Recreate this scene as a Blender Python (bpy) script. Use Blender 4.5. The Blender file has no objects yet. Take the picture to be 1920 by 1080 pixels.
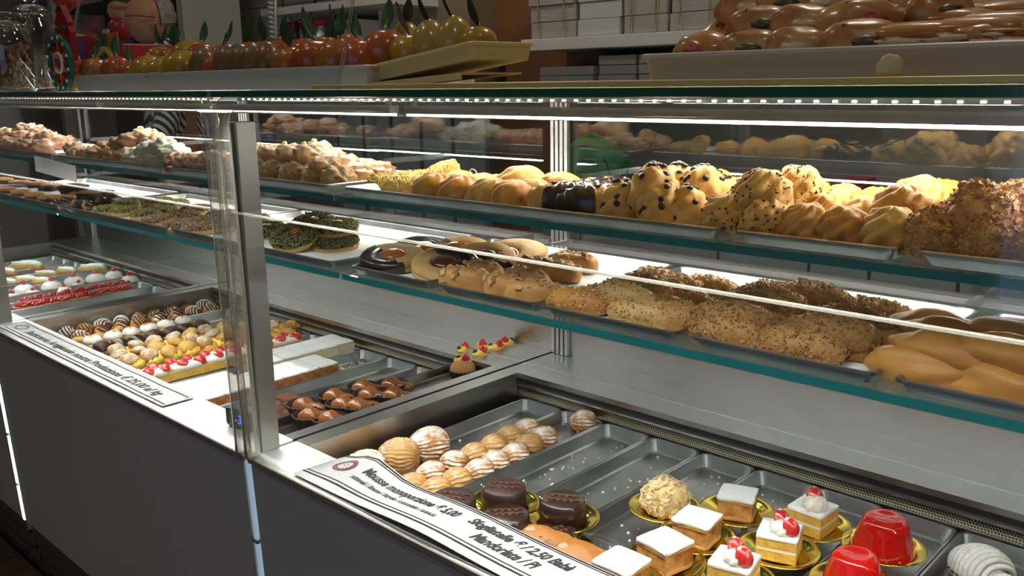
import bpy, math, random
import numpy as np
from mathutils import Vector, Matrix, Euler, noise as NZ
random.seed(7)
C = bpy.context.scene.collection
SC = bpy.context.scene
PI = math.pi
EYE = 1.30
# ---------------------------------------------------------------- camera
def cam_axes(yaw, pitch, roll):
    cy, sy, cp, sp = math.cos(yaw), math.sin(yaw), math.cos(pitch), math.sin(pitch)
    f = Vector((-sy*cp, cy*cp, -sp)); r = Vector((cy, sy, 0)); u = r.cross(f)
    c, s = math.cos(roll), math.sin(roll)
    return c*r+s*u, -s*r+c*u, f
CR, CU, CF = cam_axes(math.radians(43.46), math.radians(12.89), math.radians(-.87))
FPX = 1692.0
cd = bpy.data.cameras.new('camera'); cam = bpy.data.objects.new('camera', cd); C.objects.link(cam)
cd.sensor_width = 36; cd.lens = 36*FPX/1920; cd.clip_start = .02
cam.matrix_world = Matrix(((CR.x, CU.x, -CF.x, 0), (CR.y, CU.y, -CF.y, 0), (CR.z, CU.z, -CF.z, EYE), (0, 0, 0, 1)))
SC.camera = cam
# ---------------------------------------------------------------- world, light, exposure
W = bpy.data.worlds.new('world'); SC.world = W; W.use_nodes = True
W.node_tree.nodes['Background'].inputs[0].default_value = (.45, .62, 1, 1)
W.node_tree.nodes['Background'].inputs[1].default_value = .7
SC.view_settings.view_transform = 'Standard'; SC.view_settings.look = 'None'
SC.view_settings.exposure = 0.0; SC.view_settings.gamma = 1; SC.view_settings.use_curve_mapping = False
LED_REAR, LED_SHELF, LED_WELL, LED_FRONT, LED_SEAM = 46.0, 46.0, 68.0, 3.4, 6.0   # strip brightness
def area(name, loc, sx, sy, power, col=(1, 1, 1), rot=(0, 0, 0), spread=180):
    l = bpy.data.lights.new(name, 'AREA'); l.shape = 'RECTANGLE'; l.size = sx; l.size_y = sy; l.energy = power
    l.color = col; l.spread = math.radians(spread)
    o = bpy.data.objects.new(name, l); C.objects.link(o); o.location = loc; o.rotation_euler = rot
    return o
for i, (x, y) in enumerate([(-3.4, .1), (-1.6, .1), (.3, .1), (-2.4, 1.95), (-.8, 1.95)]):
    area('ceiling_downlight_lamp', (x, y, 2.93), .22, .22, 2.6 if y < 1 else 8, (1, .86, .68))
# ---------------------------------------------------------------- pixel helpers: where a thing seen at (u, v) stands
def ray(u, v): return CR*((u-960)/FPX) - CU*((v-540)/FPX) + CF
def pz(u, v, z): d = ray(u, v); return Vector((0, 0, EYE)) + d*((z-EYE)/d.z)
def py(u, v, y): d = ray(u, v); return Vector((0, 0, EYE)) + d*(y/d.y)
def scr(p):
    q = Vector(p)-Vector((0, 0, EYE)); w = q.dot(CF); return 960+FPX*q.dot(CR)/w
# ---------------------------------------------------------------- object helpers
def tag(o, label=None, cat=None, group=None, kind=None):
    if label: o['label'] = label
    if cat: o['category'] = cat
    if group: o['group'] = group
    if kind: o['kind'] = kind
    return o
def obj(name, mesh, mat, parent=None, bevel=0, loc=None, rot=None, sc=None):
    if isinstance(mesh, G): mesh = mesh.mesh(name)
    if mat and not mesh.materials: mesh.materials.append(MATS[mat])
    o = bpy.data.objects.new(name, mesh); C.objects.link(o)
    if parent: o.parent = parent
    if loc: o.location = loc
    if rot: o.rotation_euler = rot
    if sc: o.scale = (sc,)*3 if isinstance(sc, (int, float)) else sc
    if bevel:
        b = o.modifiers.new('bevel', 'BEVEL'); b.width = bevel; b.segments = 2; b.limit_method = 'ANGLE'
    return o
def empty(name, loc=(0, 0, 0), rot=(0, 0, 0), sc=1):
    o = bpy.data.objects.new(name, None); C.objects.link(o); o.location = loc; o.rotation_euler = rot
    o.scale = (sc,)*3 if isinstance(sc, (int, float)) else sc; o.empty_display_size = .02
    return o
class G:
    """collects shapes; .mesh() turns them into one mesh"""
    def __init__(s): s.v = []; s.f = []; s.sm = []
    def add(s, v, f, smooth=True, M=None):
        b = len(s.v)
        s.v += [tuple(M @ Vector(p)) for p in v] if M is not None else [tuple(p) for p in v]
        s.f += [tuple(i+b for i in q) for q in f]; s.sm += [smooth]*len(f); return s
    def mesh(s, name):
        m = bpy.data.meshes.new(name); m.from_pydata(s.v, [], s.f); m.polygons.foreach_set('use_smooth', s.sm); m.update(); return m
    def box(s, x0, x1, y0, y1, z0, z1, M=None):
        v = [(x, y, z) for z in (z0, z1) for y in (y0, y1) for x in (x0, x1)]
        return s.add(v, [(0, 2, 3, 1), (4, 5, 7, 6), (0, 1, 5, 4), (2, 6, 7, 3), (0, 4, 6, 2), (1, 3, 7, 5)], False, M)
    def lathe(s, prof, n=24, sx=1, sy=1, M=None, smooth=True, ph=0):
        v = []; f = []; k = len(prof)
        for i in range(n):
            a = 2*PI*i/n+ph
            v += [(r*math.cos(a)*sx, r*math.sin(a)*sy, z) for r, z in prof]
        for i in range(n):
            j = (i+1) % n
            f += [(i*k+q, j*k+q, j*k+q+1, i*k+q+1) for q in range(k-1)]
        if prof[0][0] > 1e-6: f.append(tuple(i*k for i in reversed(range(n))))
        if prof[-1][0] > 1e-6: f.append(tuple(i*k+k-1 for i in range(n)))
        return s.add(v, f, smooth, M)
    def tube(s, pts, r, n=8, M=None, close=False):
        pts = [Vector(p) for p in pts]; v = []; f = []; m = len(pts); up = None
        for i, p in enumerate(pts):
            t = (pts[(i+1) % m]-pts[i-1]) if close else (pts[min(i+1, m-1)]-pts[max(i-1, 0)])
            t.normalize()
            if up is None: up = Vector((0, 0, 1)) if abs(t.z) < .9 else Vector((1, 0, 0))
            a = t.cross(up).normalized(); up = a.cross(t).normalized(); rr = r[i] if isinstance(r, (list, tuple)) else r
            v += [p+(a*math.cos(2*PI*k/n)+up*math.sin(2*PI*k/n))*rr for k in range(n)]
        for i in range(m if close else m-1):
            j = (i+1) % m
            f += [(i*n+k, i*n+(k+1) % n, j*n+(k+1) % n, j*n+k) for k in range(n)]
        if not close: f += [tuple(reversed(range(n))), tuple(range((m-1)*n, m*n))]
        return s.add(v, f, True, M)
    def blob(s, a, b, c, nu=22, nv=13, amp=0, fr=4, flat=.55, seed=0, fn=None, keep=None, M=None, e=1):
        """rounded lump on a flat base at z=0; fn(d, theta, phi) scales the radius; keep(d) drops faces"""
        v = []; f = []
        for i in range(nv+1):
            th = PI*i/nv
            for j in range(nu):
                ph = 2*PI*j/nu
                d = Vector((math.sin(th)*math.cos(ph), math.sin(th)*math.sin(ph), math.cos(th)))
                k = 1.0
                if amp: k += amp*NZ.noise(d*fr+Vector((seed*3.1, seed*1.7, seed)))
                if fn: k *= fn(d, th, ph)
                q = Vector([math.copysign(abs(t)**e, t) for t in d]) if e != 1 else d
                v.append(Vector((q.x*a*k, q.y*b*k, max(q.z*c*k, -flat*c)+flat*c)))
        for i in range(nv):
            for j in range(nu):
                jj = (j+1) % nu; q = (i*nu+j, (i+1)*nu+j, (i+1)*nu+jj, i*nu+jj)
                if keep is None or keep(sum((v[t] for t in q), Vector())/4): f.append(q)
        return s.add(v, f, True, M)
    def bits(s, src, n, r, seed=0, zmin=-1, shape='tet', jit=1.0, sink=.2, keep=None):
        """n little crumbs (or flakes) strewn over the faces of src"""
        R = random.Random(seed); fs = []; ws = []
        for q in src.f:
            p = [Vector(src.v[i]) for i in q]; nn = (p[2]-p[0]).cross(p[-1]-p[1])
            A = nn.length
            if A < 1e-12: continue
            fs.append((p, nn.normalized())); ws.append(A)
        k = 0; it = 0
        while k < n and it < n*6:
            it += 1
            p, nn = R.choices(fs, ws)[0]; a, b = R.random(), R.random()
            c = p[0].lerp(p[1], a).lerp(p[-1].lerp(p[2 % len(p)], a), b)
            if c.z < zmin or (keep and not keep(c)): continue
            k += 1; rr = r*R.uniform(.6, 1.3)
            if shape == 'tet':
                M = Matrix.Translation(c+nn*rr*(.5-sink)) @ Euler((R.uniform(0, 6), R.uniform(0, 6), R.uniform(0, 6))).to_matrix().to_4x4()
                s.add([Vector(t)*rr for t in ((1, .2, -.5), (-.7, .8, -.5), (-.5, -.9, -.4), (.1, 0, .9))], [(0, 2, 1), (0, 1, 3), (1, 2, 3), (2, 0, 3)], False, M)
            else:
                Q = nn.to_track_quat('Z', 'Y').to_matrix().to_4x4()
                M = Matrix.Translation(c+nn*rr*.15) @ Q @ Euler((R.uniform(-.5, .5)*jit, R.uniform(-.5, .5)*jit, R.uniform(0, 6))).to_matrix().to_4x4()
                t = rr*.12
                top = [(rr*math.cos(w)*.62, rr*math.sin(w), t+rr*.1*math.cos(2*w)) for w in [PI*i/3 for i in range(6)]]
                s.add(top+[(x, y, z-2*t) for x, y, z in top], [tuple(range(6)), tuple(reversed(range(6, 12)))]+[(i, 6+i, 6+(i+1) % 6, (i+1) % 6) for i in range(6)], False, M)
        return s
# ---------------------------------------------------------------- materials
MATS = {}
def mat(name, col, rough=.5, metal=0, c2=None, sc=40, bump=0, bsc=120, sugar=0, scol=(.9, .88, .84), smin=.15, coat=0, emit=None, es=0,
        stretch=None, sss=0, trans=0, ior=1.45, alpha=1, lo=.35, hi=.65, spec=.5):
    m = bpy.data.materials.new(name); m.use_nodes = True; MATS[name] = m
    N = m.node_tree.nodes; L = m.node_tree.links; b = N['Principled BSDF']
    b.inputs['Base Color'].default_value = (*col, 1); b.inputs['Roughness'].default_value = rough; b.inputs['Metallic'].default_value = metal
    b.inputs['Coat Weight'].default_value = coat; b.inputs['Coat Roughness'].default_value = .08; b.inputs['IOR'].default_value = ior
    b.inputs['Transmission Weight'].default_value = trans; b.inputs['Specular IOR Level'].default_value = spec
    if sss: b.inputs['Subsurface Weight'].default_value = sss; b.inputs['Subsurface Radius'].default_value = (.01, .006, .003); b.inputs['Subsurface Scale'].default_value = .6
    if emit: b.inputs['Emission Color'].default_value = (*emit, 1); b.inputs['Emission Strength'].default_value = es
    tc = N.new('ShaderNodeTexCoord'); vec = tc.outputs['Object']
    if stretch:
        mp = N.new('ShaderNodeMapping'); mp.inputs['Scale'].default_value = stretch; L.new(vec, mp.inputs[0]); vec = mp.outputs[0]
    def nz(s, d=4):
        n = N.new('ShaderNodeTexNoise'); n.inputs['Scale'].default_value = s; n.inputs['Detail'].default_value = d; L.new(vec, n.inputs['Vector']); return n.outputs['Fac']
    def rng(x, a, c):
        r = N.new('ShaderNodeMapRange'); r.inputs[1].default_value = a; r.inputs[2].default_value = c; L.new(x, r.inputs[0]); return r.outputs[0]
    def mix(fac, a, c):
        x = N.new('ShaderNodeMix'); x.data_type = 'RGBA'; L.new(fac, x.inputs[0])
        for k, t in ((6, a), (7, c)):
            if isinstance(t, tuple): x.inputs[k].default_value = (*t, 1)
            else: L.new(t, x.inputs[k])
        return x.outputs[2]
    out = col
    if c2: out = mix(rng(nz(sc), lo, hi), col, c2)
    if sugar:   # dusted from above, in patches
        g = N.new('ShaderNodeNewGeometry'); sp = N.new('ShaderNodeSeparateXYZ'); L.new(g.outputs['Normal'], sp.inputs[0])
        mu = N.new('ShaderNodeMath'); mu.operation = 'MULTIPLY'; L.new(rng(sp.outputs[2], smin, smin+.5), mu.inputs[0]); L.new(rng(nz(sc*2.2), .62-.5*sugar, .85-.5*sugar), mu.inputs[1])
        out = mix(mu.outputs[0], out, scol)
    if not isinstance(out, tuple): L.new(out, b.inputs['Base Color'])
    if bump:
        bp = N.new('ShaderNodeBump'); bp.inputs['Strength'].default_value = bump; bp.inputs['Distance'].default_value = .002
        L.new(nz(bsc, 5), bp.inputs['Height']); L.new(bp.outputs[0], b.inputs['Normal'])
    return m
def glass(name, tint=(.97, .985, .975), boost=1.0, rough=0, body=0, bcol=(.3, .28, .24)):
    m = bpy.data.materials.new(name); m.use_nodes = True; MATS[name] = m
    N = m.node_tree.nodes; L = m.node_tree.links; N.remove(N['Principled BSDF'])
    t = N.new('ShaderNodeBsdfTransparent'); t.inputs[0].default_value = (*tint, 1)
    g = N.new('ShaderNodeBsdfGlossy'); g.inputs['Roughness'].default_value = rough; g.inputs['Color'].default_value = (1, 1, 1, 1)
    ge = N.new('ShaderNodeNewGeometry'); dt = N.new('ShaderNodeVectorMath'); dt.operation = 'DOT_PRODUCT'; L.new(ge.outputs['Normal'], dt.inputs[0]); L.new(ge.outputs['Incoming'], dt.inputs[1])
    def ma(op, a, b=None):
        q = N.new('ShaderNodeMath'); q.operation = op; q.use_clamp = op == 'MULTIPLY_ADD'
        for i, t in enumerate([a, b] if not isinstance(b, tuple) else [a, *b]):
            if t is None: continue
            if isinstance(t, (int, float)): q.inputs[i].default_value = t
            else: L.new(t, q.inputs[i])
        return q.outputs[0]
    k = ma('MULTIPLY_ADD', ma('POWER', ma('SUBTRACT', 1.0, ma('ABSOLUTE', dt.outputs['Value'])), 5.0), (.92*boost, .035*boost))   # Schlick reflectance, both faces alike
    x = N.new('ShaderNodeMixShader'); L.new(k, x.inputs[0]); L.new(t.outputs[0], x.inputs[1]); L.new(g.outputs[0], x.inputs[2])
    out = x.outputs[0]
    if body:   # cloudy plastic: part of it scatters
        d = N.new('ShaderNodeBsdfDiffuse'); d.inputs[0].default_value = (*bcol, 1); y = N.new('ShaderNodeMixShader'); y.inputs[0].default_value = body; L.new(out, y.inputs[1]); L.new(d.outputs[0], y.inputs[2]); out = y.outputs[0]
    L.new(out, N['Material Output'].inputs[0])
glass('clear_glass'); glass('shelf_glass', (.9, .96, .95)); glass('acrylic', (.88, .87, .82), 2.8, .10, .22, (.62, .60, .53)); glass('rear_door_glass', (.9, .92, .92), 1.9); glass('film', (.96, .96, .96), 2.0, .06)
glass('jar_glass', (.9, .92, .9), 1.8)
mat('steel', (.44, .435, .42), .30, 1)
mat('post_steel', (.26, .26, .25), .36, 1)
mat('deck_steel', (.72, .72, .70), .46, 1, c2=(.71, .71, .69), sc=8)
mat('steel_satin', (.55, .55, .53), .36, 1, c2=(.48, .48, .46), sc=8)
mat('tray_metal', (.42, .43, .43), .37, 1, c2=(.29, .30, .31), sc=14, bump=.05, bsc=60)
mat('tray_rim', (.72, .73, .73), .24, 1)
mat('black_tray', (.05, .048, .045), .35)
mat('panel', (.58, .58, .52), .38, c2=(.55, .55, .49), sc=3)
mat('kick', (.10, .10, .085), .5)
mat('teal_edge', (.012, .115, .12), .12, emit=(.02, .2, .2), es=.0, coat=.5)
mat('green_edge', (.02, .12, .07), .15, coat=.5)
mat('led', (1, 1, 1), .5, emit=(1, .98, .94), es=LED_REAR)
mat('led_shelf', (1, 1, 1), .5, emit=(1, .97, .9), es=LED_SHELF)
mat('led_well', (1, 1, 1), .5, emit=(1, .99, .95), es=LED_WELL)
mat('led_front', (1, 1, 1), .5, emit=(1, 1, .97), es=30)
mat('led_seam', (1, 1, 1), .5, emit=(.75, .9, 1), es=LED_SEAM)
mat('led_seam_dim', (.6, .68, .75), .3, emit=(.6, .8, 1), es=.35)
mat('alu', (.6, .6, .6), .35, 1)
mat('liner', (.82, .82, .8), .7, bump=.1, bsc=20)
mat('paper', (.46, .46, .45), .75)
mat('ink', (.012, .01, .01), .6)
mat('ink_red', (.16, .03, .05), .6)
mat('black', (.012, .012, .012), .35)
mat('blue_digit', (.02, .1, 1), .4, emit=(.03, .16, 1), es=3)
def perforated():
    m = mat('perforated', (.36, .33, .25), .35, 1); N = m.node_tree.nodes; L = m.node_tree.links; b = N['Principled BSDF']
    tc = N.new('ShaderNodeTexCoord'); sp = N.new('ShaderNodeSeparateXYZ'); L.new(tc.outputs['Object'], sp.inputs[0])
    cb = N.new('ShaderNodeCombineXYZ'); a = N.new('ShaderNodeMath'); a.operation = 'MULTIPLY_ADD'; a.inputs[1].default_value = .5
    L.new(sp.outputs[2], a.inputs[0]); L.new(sp.outputs[0], a.inputs[2]); L.new(a.outputs[0], cb.inputs[0]); L.new(sp.outputs[2], cb.inputs[1])
    v = N.new('ShaderNodeTexVoronoi'); v.voronoi_dimensions = '2D'; v.inputs['Scale'].default_value = 230; v.inputs['Randomness'].default_value = 0
    L.new(cb.outputs[0], v.inputs['Vector'])
    r = N.new('ShaderNodeMapRange'); r.inputs[1].default_value = .30; r.inputs[2].default_value = .38; L.new(v.outputs['Distance'], r.inputs[0])
    x = N.new('ShaderNodeMix'); x.data_type = 'RGBA'; L.new(r.outputs[0], x.inputs[0]); x.inputs[6].default_value = (.01, .01, .008, 1); x.inputs[7].default_value = (.30, .275, .205, 1)
    L.new(x.outputs[2], b.inputs['Base Color'])
perforated()
# ================================================================ the room
mat('floor_tile', (.11, .06, .035), .5, c2=(.07, .04, .025), sc=6); mat('grout', (.03, .022, .018), .8)
mat('wall_paint', (.30, .29, .27), .7, c2=(.27, .26, .24), sc=2); mat('ceiling_paint', (.5, .49, .46), .8)
mat('wall_tile', (.36, .37, .37), .35, c2=(.33, .34, .34), sc=3); mat('column', (.22, .17, .12), .6); mat('brown_door', (.20, .085, .035), .5, c2=(.16, .065, .028), sc=3)
mat('dark_slat', (.10, .105, .115), .45); mat('white_lacquer', (.62, .62, .6), .35); mat('cabinet', (.34, .35, .36), .4); mat('dark_void', (.03, .03, .028), .6); mat('chrome', (.6, .6, .6), .12, 1)
def struct(name, g, m, parent=None, **k):
    o = obj(name, g, m, parent, **k)
    if parent is None: tag(o, kind='structure')
    return o
FX0, FX1, FY0, FY1, RH = -6.6, 2.2, -3.0, 2.75, 3.0
struct('floor', G().box(FX0, FX1, FY0, FY1, -.05, -.004), 'grout')
fl = bpy.data.objects['floor']
tm = G().box(-.147, .147, -.147, .147, -.004, 0).mesh('tile')
for i in range(9):
    for j in range(5): obj('tile', tm, 'floor_tile', fl, loc=(-3.9+.3*i, -.75+.3*j, 0))
rest = G()
for i in range(29):
    for j in range(19):
        x, y = FX0+.2+.3*i, FY0+.15+.3*j
        if x < FX1-.15 and not (-4.06 < x < -1.3 and -.95 < y < .6): rest.box(x-.147, x+.147, y-.147, y+.147, -.004, -.0003)
tag(obj('tile_field', rest, 'floor_tile', fl), kind='stuff')
struct('ceiling', G().box(FX0, FX1, FY0, FY1, RH, RH+.05), 'ceiling_paint')
struct('wall_back', G().box(FX0, FX1, FY1, FY1+.1, 0, RH), 'wall_paint')
struct('wall_left', G().box(FX0-.1, FX0, FY0, FY1, 0, RH), 'wall_paint')
struct('wall_right', G().box(FX1, FX1+.1, FY0, FY1, 0, RH), 'wall_paint')
wf = G().box(FX0, -1.2, FY0-.1, FY0, 0, RH).box(1.4, FX1, FY0-.1, FY0, 0, RH).box(-1.2, 1.4, FY0-.1, FY0, 2.5, RH).box(-1.2, 1.4, FY0-.1, FY0, 0, .15)
struct('wall_front', wf, 'wall_paint')
w1 = struct('window_1', G().box(-1.2, 1.4, FY0-.06, FY0-.05, .15, 2.5), 'clear_glass')
obj('window_frame', G().box(-1.2, -1.14, FY0-.09, FY0-.02, .15, 2.5).box(1.34, 1.4, FY0-.09, FY0-.02, .15, 2.5).box(-1.14, 1.34, FY0-.09, FY0-.02, 2.44, 2.5).box(-1.14, 1.34, FY0-.09, FY0-.02, .15, .21).box(.07, .13, FY0-.09, FY0-.02, .21, 2.44), 'alu', w1)
for i, (x, y) in enumerate([(-3.4, .1), (-1.6, .1), (.3, .1), (-2.4, 1.95), (-.8, 1.95)]):
    e = empty('ceiling_downlight', (x, y, RH)); tag(e, 'round recessed ceiling downlight %s' % ['over the left end of the counter front', 'over the middle of the counter front', 'over the right end of the counter front', 'over the service aisle on the left', 'over the service aisle on the right'][i], 'light', 'ceiling downlights')
    obj('trim_ring', G().lathe([(.10, -.001), (.13, -.012), (.135, -.002), (.135, 0)], 28), 'white_lacquer', e)
    mm = mat('downlight_lens', (1, 1, 1), emit=(1, .85, .65), es=12) if i == 0 else MATS['downlight_lens']
    obj('lens', G().lathe([(.0, -.004), (.10, -.004), (.10, 0)], 24), 'downlight_lens', e)
# wall panels, column, door and window behind the counter
def px_x(u, v, y): return py(u, v, y).x
struct('door_1', G().box(-2.62, -2.06, 2.70, 2.748, .01, 2.1), 'brown_door')
d1 = bpy.data.objects['door_1']
obj('door_handle', G().box(-2.60, -2.575, 2.66, 2.70, 1.30, 1.44), 'dark_void', d1, bevel=.004)
struct('trim_1', G().box(-3.02, -2.62, 2.55, 2.748, 0, RH), 'column')
struct('trim_2', G().box(-3.12, -3.02, 2.5, 2.748, 0, RH), 'white_lacquer')
# grey wall tiles on the left half, each one built
tl = struct('trim_3', G().box(-5.55, -3.13, 2.735, 2.749, .9, 2.2), 'grout')
tmesh = G().box(-.197, .197, -.006, .006, -.098, .098).mesh('wall_tile')
for i in range(6):
    for j in range(6): obj('wall_tile', tmesh, 'wall_tile', tl, loc=(-5.32+.4*i, 2.729, 1.0+.2*j))
# ================================================================ furniture behind the counter
def cabinet(x0, x1, label, knob=1, y0=2.22):
    e = empty('base_cabinet', ((x0+x1)/2, 2.4, 0)); tag(e, label, 'cabinet', 'grey base cabinets behind the counter'); w = (x1-x0)/2-.002
    obj('body', G().box(-w, w, y0+.02-2.4, .15, .08, .86), 'cabinet', e)
    obj('plinth', G().box(-w, w, y0+.06-2.4, .1, .0, .08), 'kick', e)
    d = obj('door', G().box(-w+.002, w-.002, y0-2.4, y0+.018-2.4, .1, .855), 'cabinet', e, bevel=.002)
    k = obj('knob', G().lathe([(.004, 0), (.004, .012), (.011, .016), (.012, .022), (.007, .026), (0, .026)], 14), 'chrome', d)
    k.location = ((w-.05)*knob, y0-2.4, .79); k.rotation_euler = (PI/2, 0, 0)
xs = [-2.02, -1.80, -1.30, -1.03, -.87, -.66, -.2, .3]
for i in range(7):
    cabinet(xs[i], xs[i+1], ['narrow grey cabinet door beside the brown door', 'grey cabinet behind the case under the green bag', 'grey cabinet behind the case below the speckled puffs', 'narrow grey cabinet behind the case below the plain puffs',
            'narrowest grey cabinet behind the case', 'grey cabinet behind the case below the nut puffs', 'grey cabinet at the right end behind the case'][i], [1, -1, -1, -1, -1, -1, -1][i])
tag(obj('back_worktop', G().box(-2.02, .35, 2.19, 2.74, .862, .90), 'steel_satin', bevel=.003), 'steel worktop on the grey cabinets behind the counter', 'worktop')
mat('green_cloth', (.02, .22, .07), .6, c2=(.015, .15, .05), sc=12); mat('red_plastic', (.42, .02, .04), .4)
e = empty('green_bag', (-1.86, 2.36, .902)); tag(e, 'rounded green bag standing on the back worktop', 'bag')
obj('body', G().blob(.125, .07, .14, 26, 16, amp=.06, fr=2, flat=.55, e=.75), 'green_cloth', e)
obj('handle', G().tube([(-.05, 0, .17), (-.045, 0, .21), (0, 0, .225), (.045, 0, .21), (.05, 0, .17)], .008), 'green_cloth', e)
obj('zip', G().tube([(.11*math.cos(a), -.05, .085+.105*math.sin(a)) for a in [PI*i/12 for i in range(13)]], .003, 6), 'black', e)
e = empty('red_canister', (-.985, 2.4, .902)); tag(e, 'small red box standing on the back worktop', 'box')
obj('body', G().box(-.03, .03, -.03, .03, 0, .12), 'red_plastic', e, bevel=.004); obj('lid', G().box(-.032, .032, -.032, .032, .12, .135), 'red_plastic', e, bevel=.003)
def wall_shelf(x0, x1, y0, y1, z, label, t=.04, br=()):
    e = empty('wall_shelf', ((x0+x1)/2, y1, z)); tag(e, label, 'shelf'); w = (x1-x0)/2
    obj('board', G().box(-w, w, y0-y1, 0, -t, 0), 'white_lacquer', e, bevel=.002)
    for bx in br:
        g = G(); pr = [(0, -t), (0, -t-.10), (-.02, -t-.095), (-.10, -t-.045), (-.2, -t-.012), (-.22, -t)]
        v = [(dx, y, z_) for dx in (-.012, .012) for y, z_ in pr]; n = len(pr)
        g.add(v, [tuple(range(n)), tuple(reversed(range(n, 2*n)))]+[(i, n+i, n+(i+1) % n, (i+1) % n) for i in range(n)], False)
        obj('bracket', g, 'steel_satin', e, loc=(bx-(x0+x1)/2, 0, 0))
    return e
wall_shelf(-2.26, -1.05, 2.45, 2.748, 1.444, 'white wall shelf carrying tall stacks of grey boxes', br=(-1.98, -1.3))
wall_shelf(-2.26, -1.05, 2.50, 2.748, 1.285, 'lower white wall shelf with pale packages', t=.025)
wall_shelf(-3.66, -2.80, 2.27, 2.748, 1.625, 'white wall shelf above the red-lidded canisters', t=.03, br=(-3.5,))
wall_shelf(-3.80, -3.13, 2.32, 2.748, 1.435, 'white wall shelf holding the red-lidded canisters', t=.025)
mat('grey_card', (.40, .37, .33), .6, c2=(.33, .30, .27), sc=5, stretch=(1, 1, 30)); mat('pale_card', (.50, .50, .48), .6); mat('gold_thread', (.75, .6, .3), .3, 1)
def box_stack(x0, x1, y, z, n, h, label, m='grey_card', trim=True):
    e = empty('box_stack', ((x0+x1)/2, y, z)); tag(e, label, 'boxes', 'box stacks on the wall shelf'); w = (x1-x0)/2
    R = random.Random(label)
    for i in range(n):
        o = R.uniform(-.004, .004)
        b = obj('box', G().box(-w+.003, w-.003, 0, .2, i*h+.0005, (i+1)*h-.0015), m, e, bevel=.002, loc=(o, R.uniform(-.004, .004), 0))
    if trim:
        for s in (-.55, .55): obj('gold_band', G().tube([(w*s, -.007, .002), (w*s, -.007, n*h)], .0022, 6), 'gold_thread', e)
for i, (x0, x1) in enumerate([(-2.235, -2.025), (-2.015, -1.835), (-1.825, -1.655), (-1.645, -1.455)]):
    box_stack(x0, x1, 2.47, 1.445, 5, .055, ['tall stack of grey boxes with gold bands, nearest the brown door', 'plain pale grey box stack, second from the brown door', 'grey box stack with gold specks, third from the brown door', 'dark banded box stack at the right end of the shelf'][i], ['grey_card', 'pale_card', 'grey_card', 'grey_card'][i], i != 1)
for i, (x0, x1, n) in enumerate([(-2.23, -1.98, 2), (-1.96, -1.80, 3), (-1.79, -1.63, 3)]):
    box_stack(x0, x1, 2.51, 1.286, n, .032, ['flat pale packages under the box shelf, left pile', 'pale package pile under the shelf bracket', 'pale package pile under the shelf, right of the bracket'][i], 'pale_card', False)
mat('canister_steel', (.5, .48, .45), .25, 1)
for i in range(5):
    x = [-3.62, -3.54, -3.46, -3.36, -3.30][i]; y = [2.40, 2.44, 2.41, 2.38, 2.48][i]
    e = empty('canister', (x, y, 1.4355), sc=(1, 1, .9)); tag(e, 'steel canister with red lid, %s on the wall shelf' % ['leftmost', 'second from left', 'third from left', 'wide one at right', 'hindmost'][i], 'canister', 'red-lidded canisters')
    r = .046 if i == 3 else .036
    obj('body', G().lathe([(r, 0), (r, .12), (r*.97, .125)], 20), 'canister_steel', e); obj('lid', G().lathe([(r*1.06, .12), (r*1.06, .148), (r, .154), (0, .155)], 20), 'red_plastic', e)
tag(obj('white_carton', G().box(-3.09, -2.99, 2.30, 2.40, 1.426, 1.55), 'white_lacquer', bevel=.003), 'white carton standing at the end of the canister shelf', 'box')
tag(obj('carton_shelf', G().box(-3.12, -2.90, 2.28, 2.498, 1.40, 1.425), 'white_lacquer', bevel=.003), 'short white bracket shelf under the white carton', 'shelf')
mat('cord_white', (.6, .6, .58), .5); mat('cord_black', (.02, .02, .02), .5)
cg = [(-3.53+.018*math.cos(i*1.1), 2.25+.018*math.sin(i*1.1), 1.70-i*.0035) for i in range(60)]
tag(obj('coiled_cord', G().tube(cg+[(-3.52, 2.24, 1.485), (-3.50, 2.24, 1.50), (-3.49, 2.24, 1.62), (-3.49, 2.25, 1.70)], .005, 6), 'cord_white'), 'white coiled telephone cord hanging from the wall shelf', 'cord')
tag(obj('wall_cable', G().tube([(-4.15, 2.70, 1.85), (-4.13, 2.70, 1.66), (-4.05, 2.70, 1.61), (-3.95, 2.70, 1.62), (-3.86, 2.70, 1.68), (-3.80, 2.70, 1.85)], .005, 6), 'cord_black'), 'black cable drooping in a loop on the tiled wall', 'cable')
tag(obj('wall_cable', G().tube([(-3.68, 2.70, 2.0), (-3.70, 2.70, 1.7), (-3.73, 2.70, 1.5), (-3.74, 2.70, 1.3), (-3.73, 2.70, 1.0)], .004, 6), 'cord_black'), 'thin black cable running down the wall beside the canister shelf', 'cable')
# dark shelving and white post at the far left
e = empty('shelving_unit', (-5.2, 2.3, 0)); tag(e, 'dark open shelving unit with white posts at the far left', 'shelving')
obj('back_panel', G().box(-.90, .82, .30, .33, 0, 2.2), 'dark_void', e)
for x in (-.88, .76): obj('post', G().box(x, x+.06, -.02, .3, 0, 2.2), 'white_lacquer', e, bevel=.003)
for z in (.5, .95, 1.35, 1.75): obj('shelf', G().box(-.82, .76, 0, .3, z, z+.025), 'dark_void', e)
e = empty('slatted_screen', (-2.15, 1.80, 0)); tag(e, 'dark grey slatted screen standing behind the case left of the brown door', 'screen')
for i in range(5): obj('slat', G().box(-.062, .062, -.01, .01, .02, 1.262), 'dark_slat', e, loc=(-.255+.138*i, 0, 0), bevel=.003)
for z in (.10, .62): obj('rail', G().box(-.34, .36, .011, .03, z, z+.04), 'alu', e)
tag(obj('white_bin', G().blob(.16, .14, .30, 30, 20, flat=.8, e=.5), 'white_lacquer', loc=(py(15, 430, 1.75).x, 1.75, .72)), 'white rounded bin seen through the far left case', 'bin')
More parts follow.
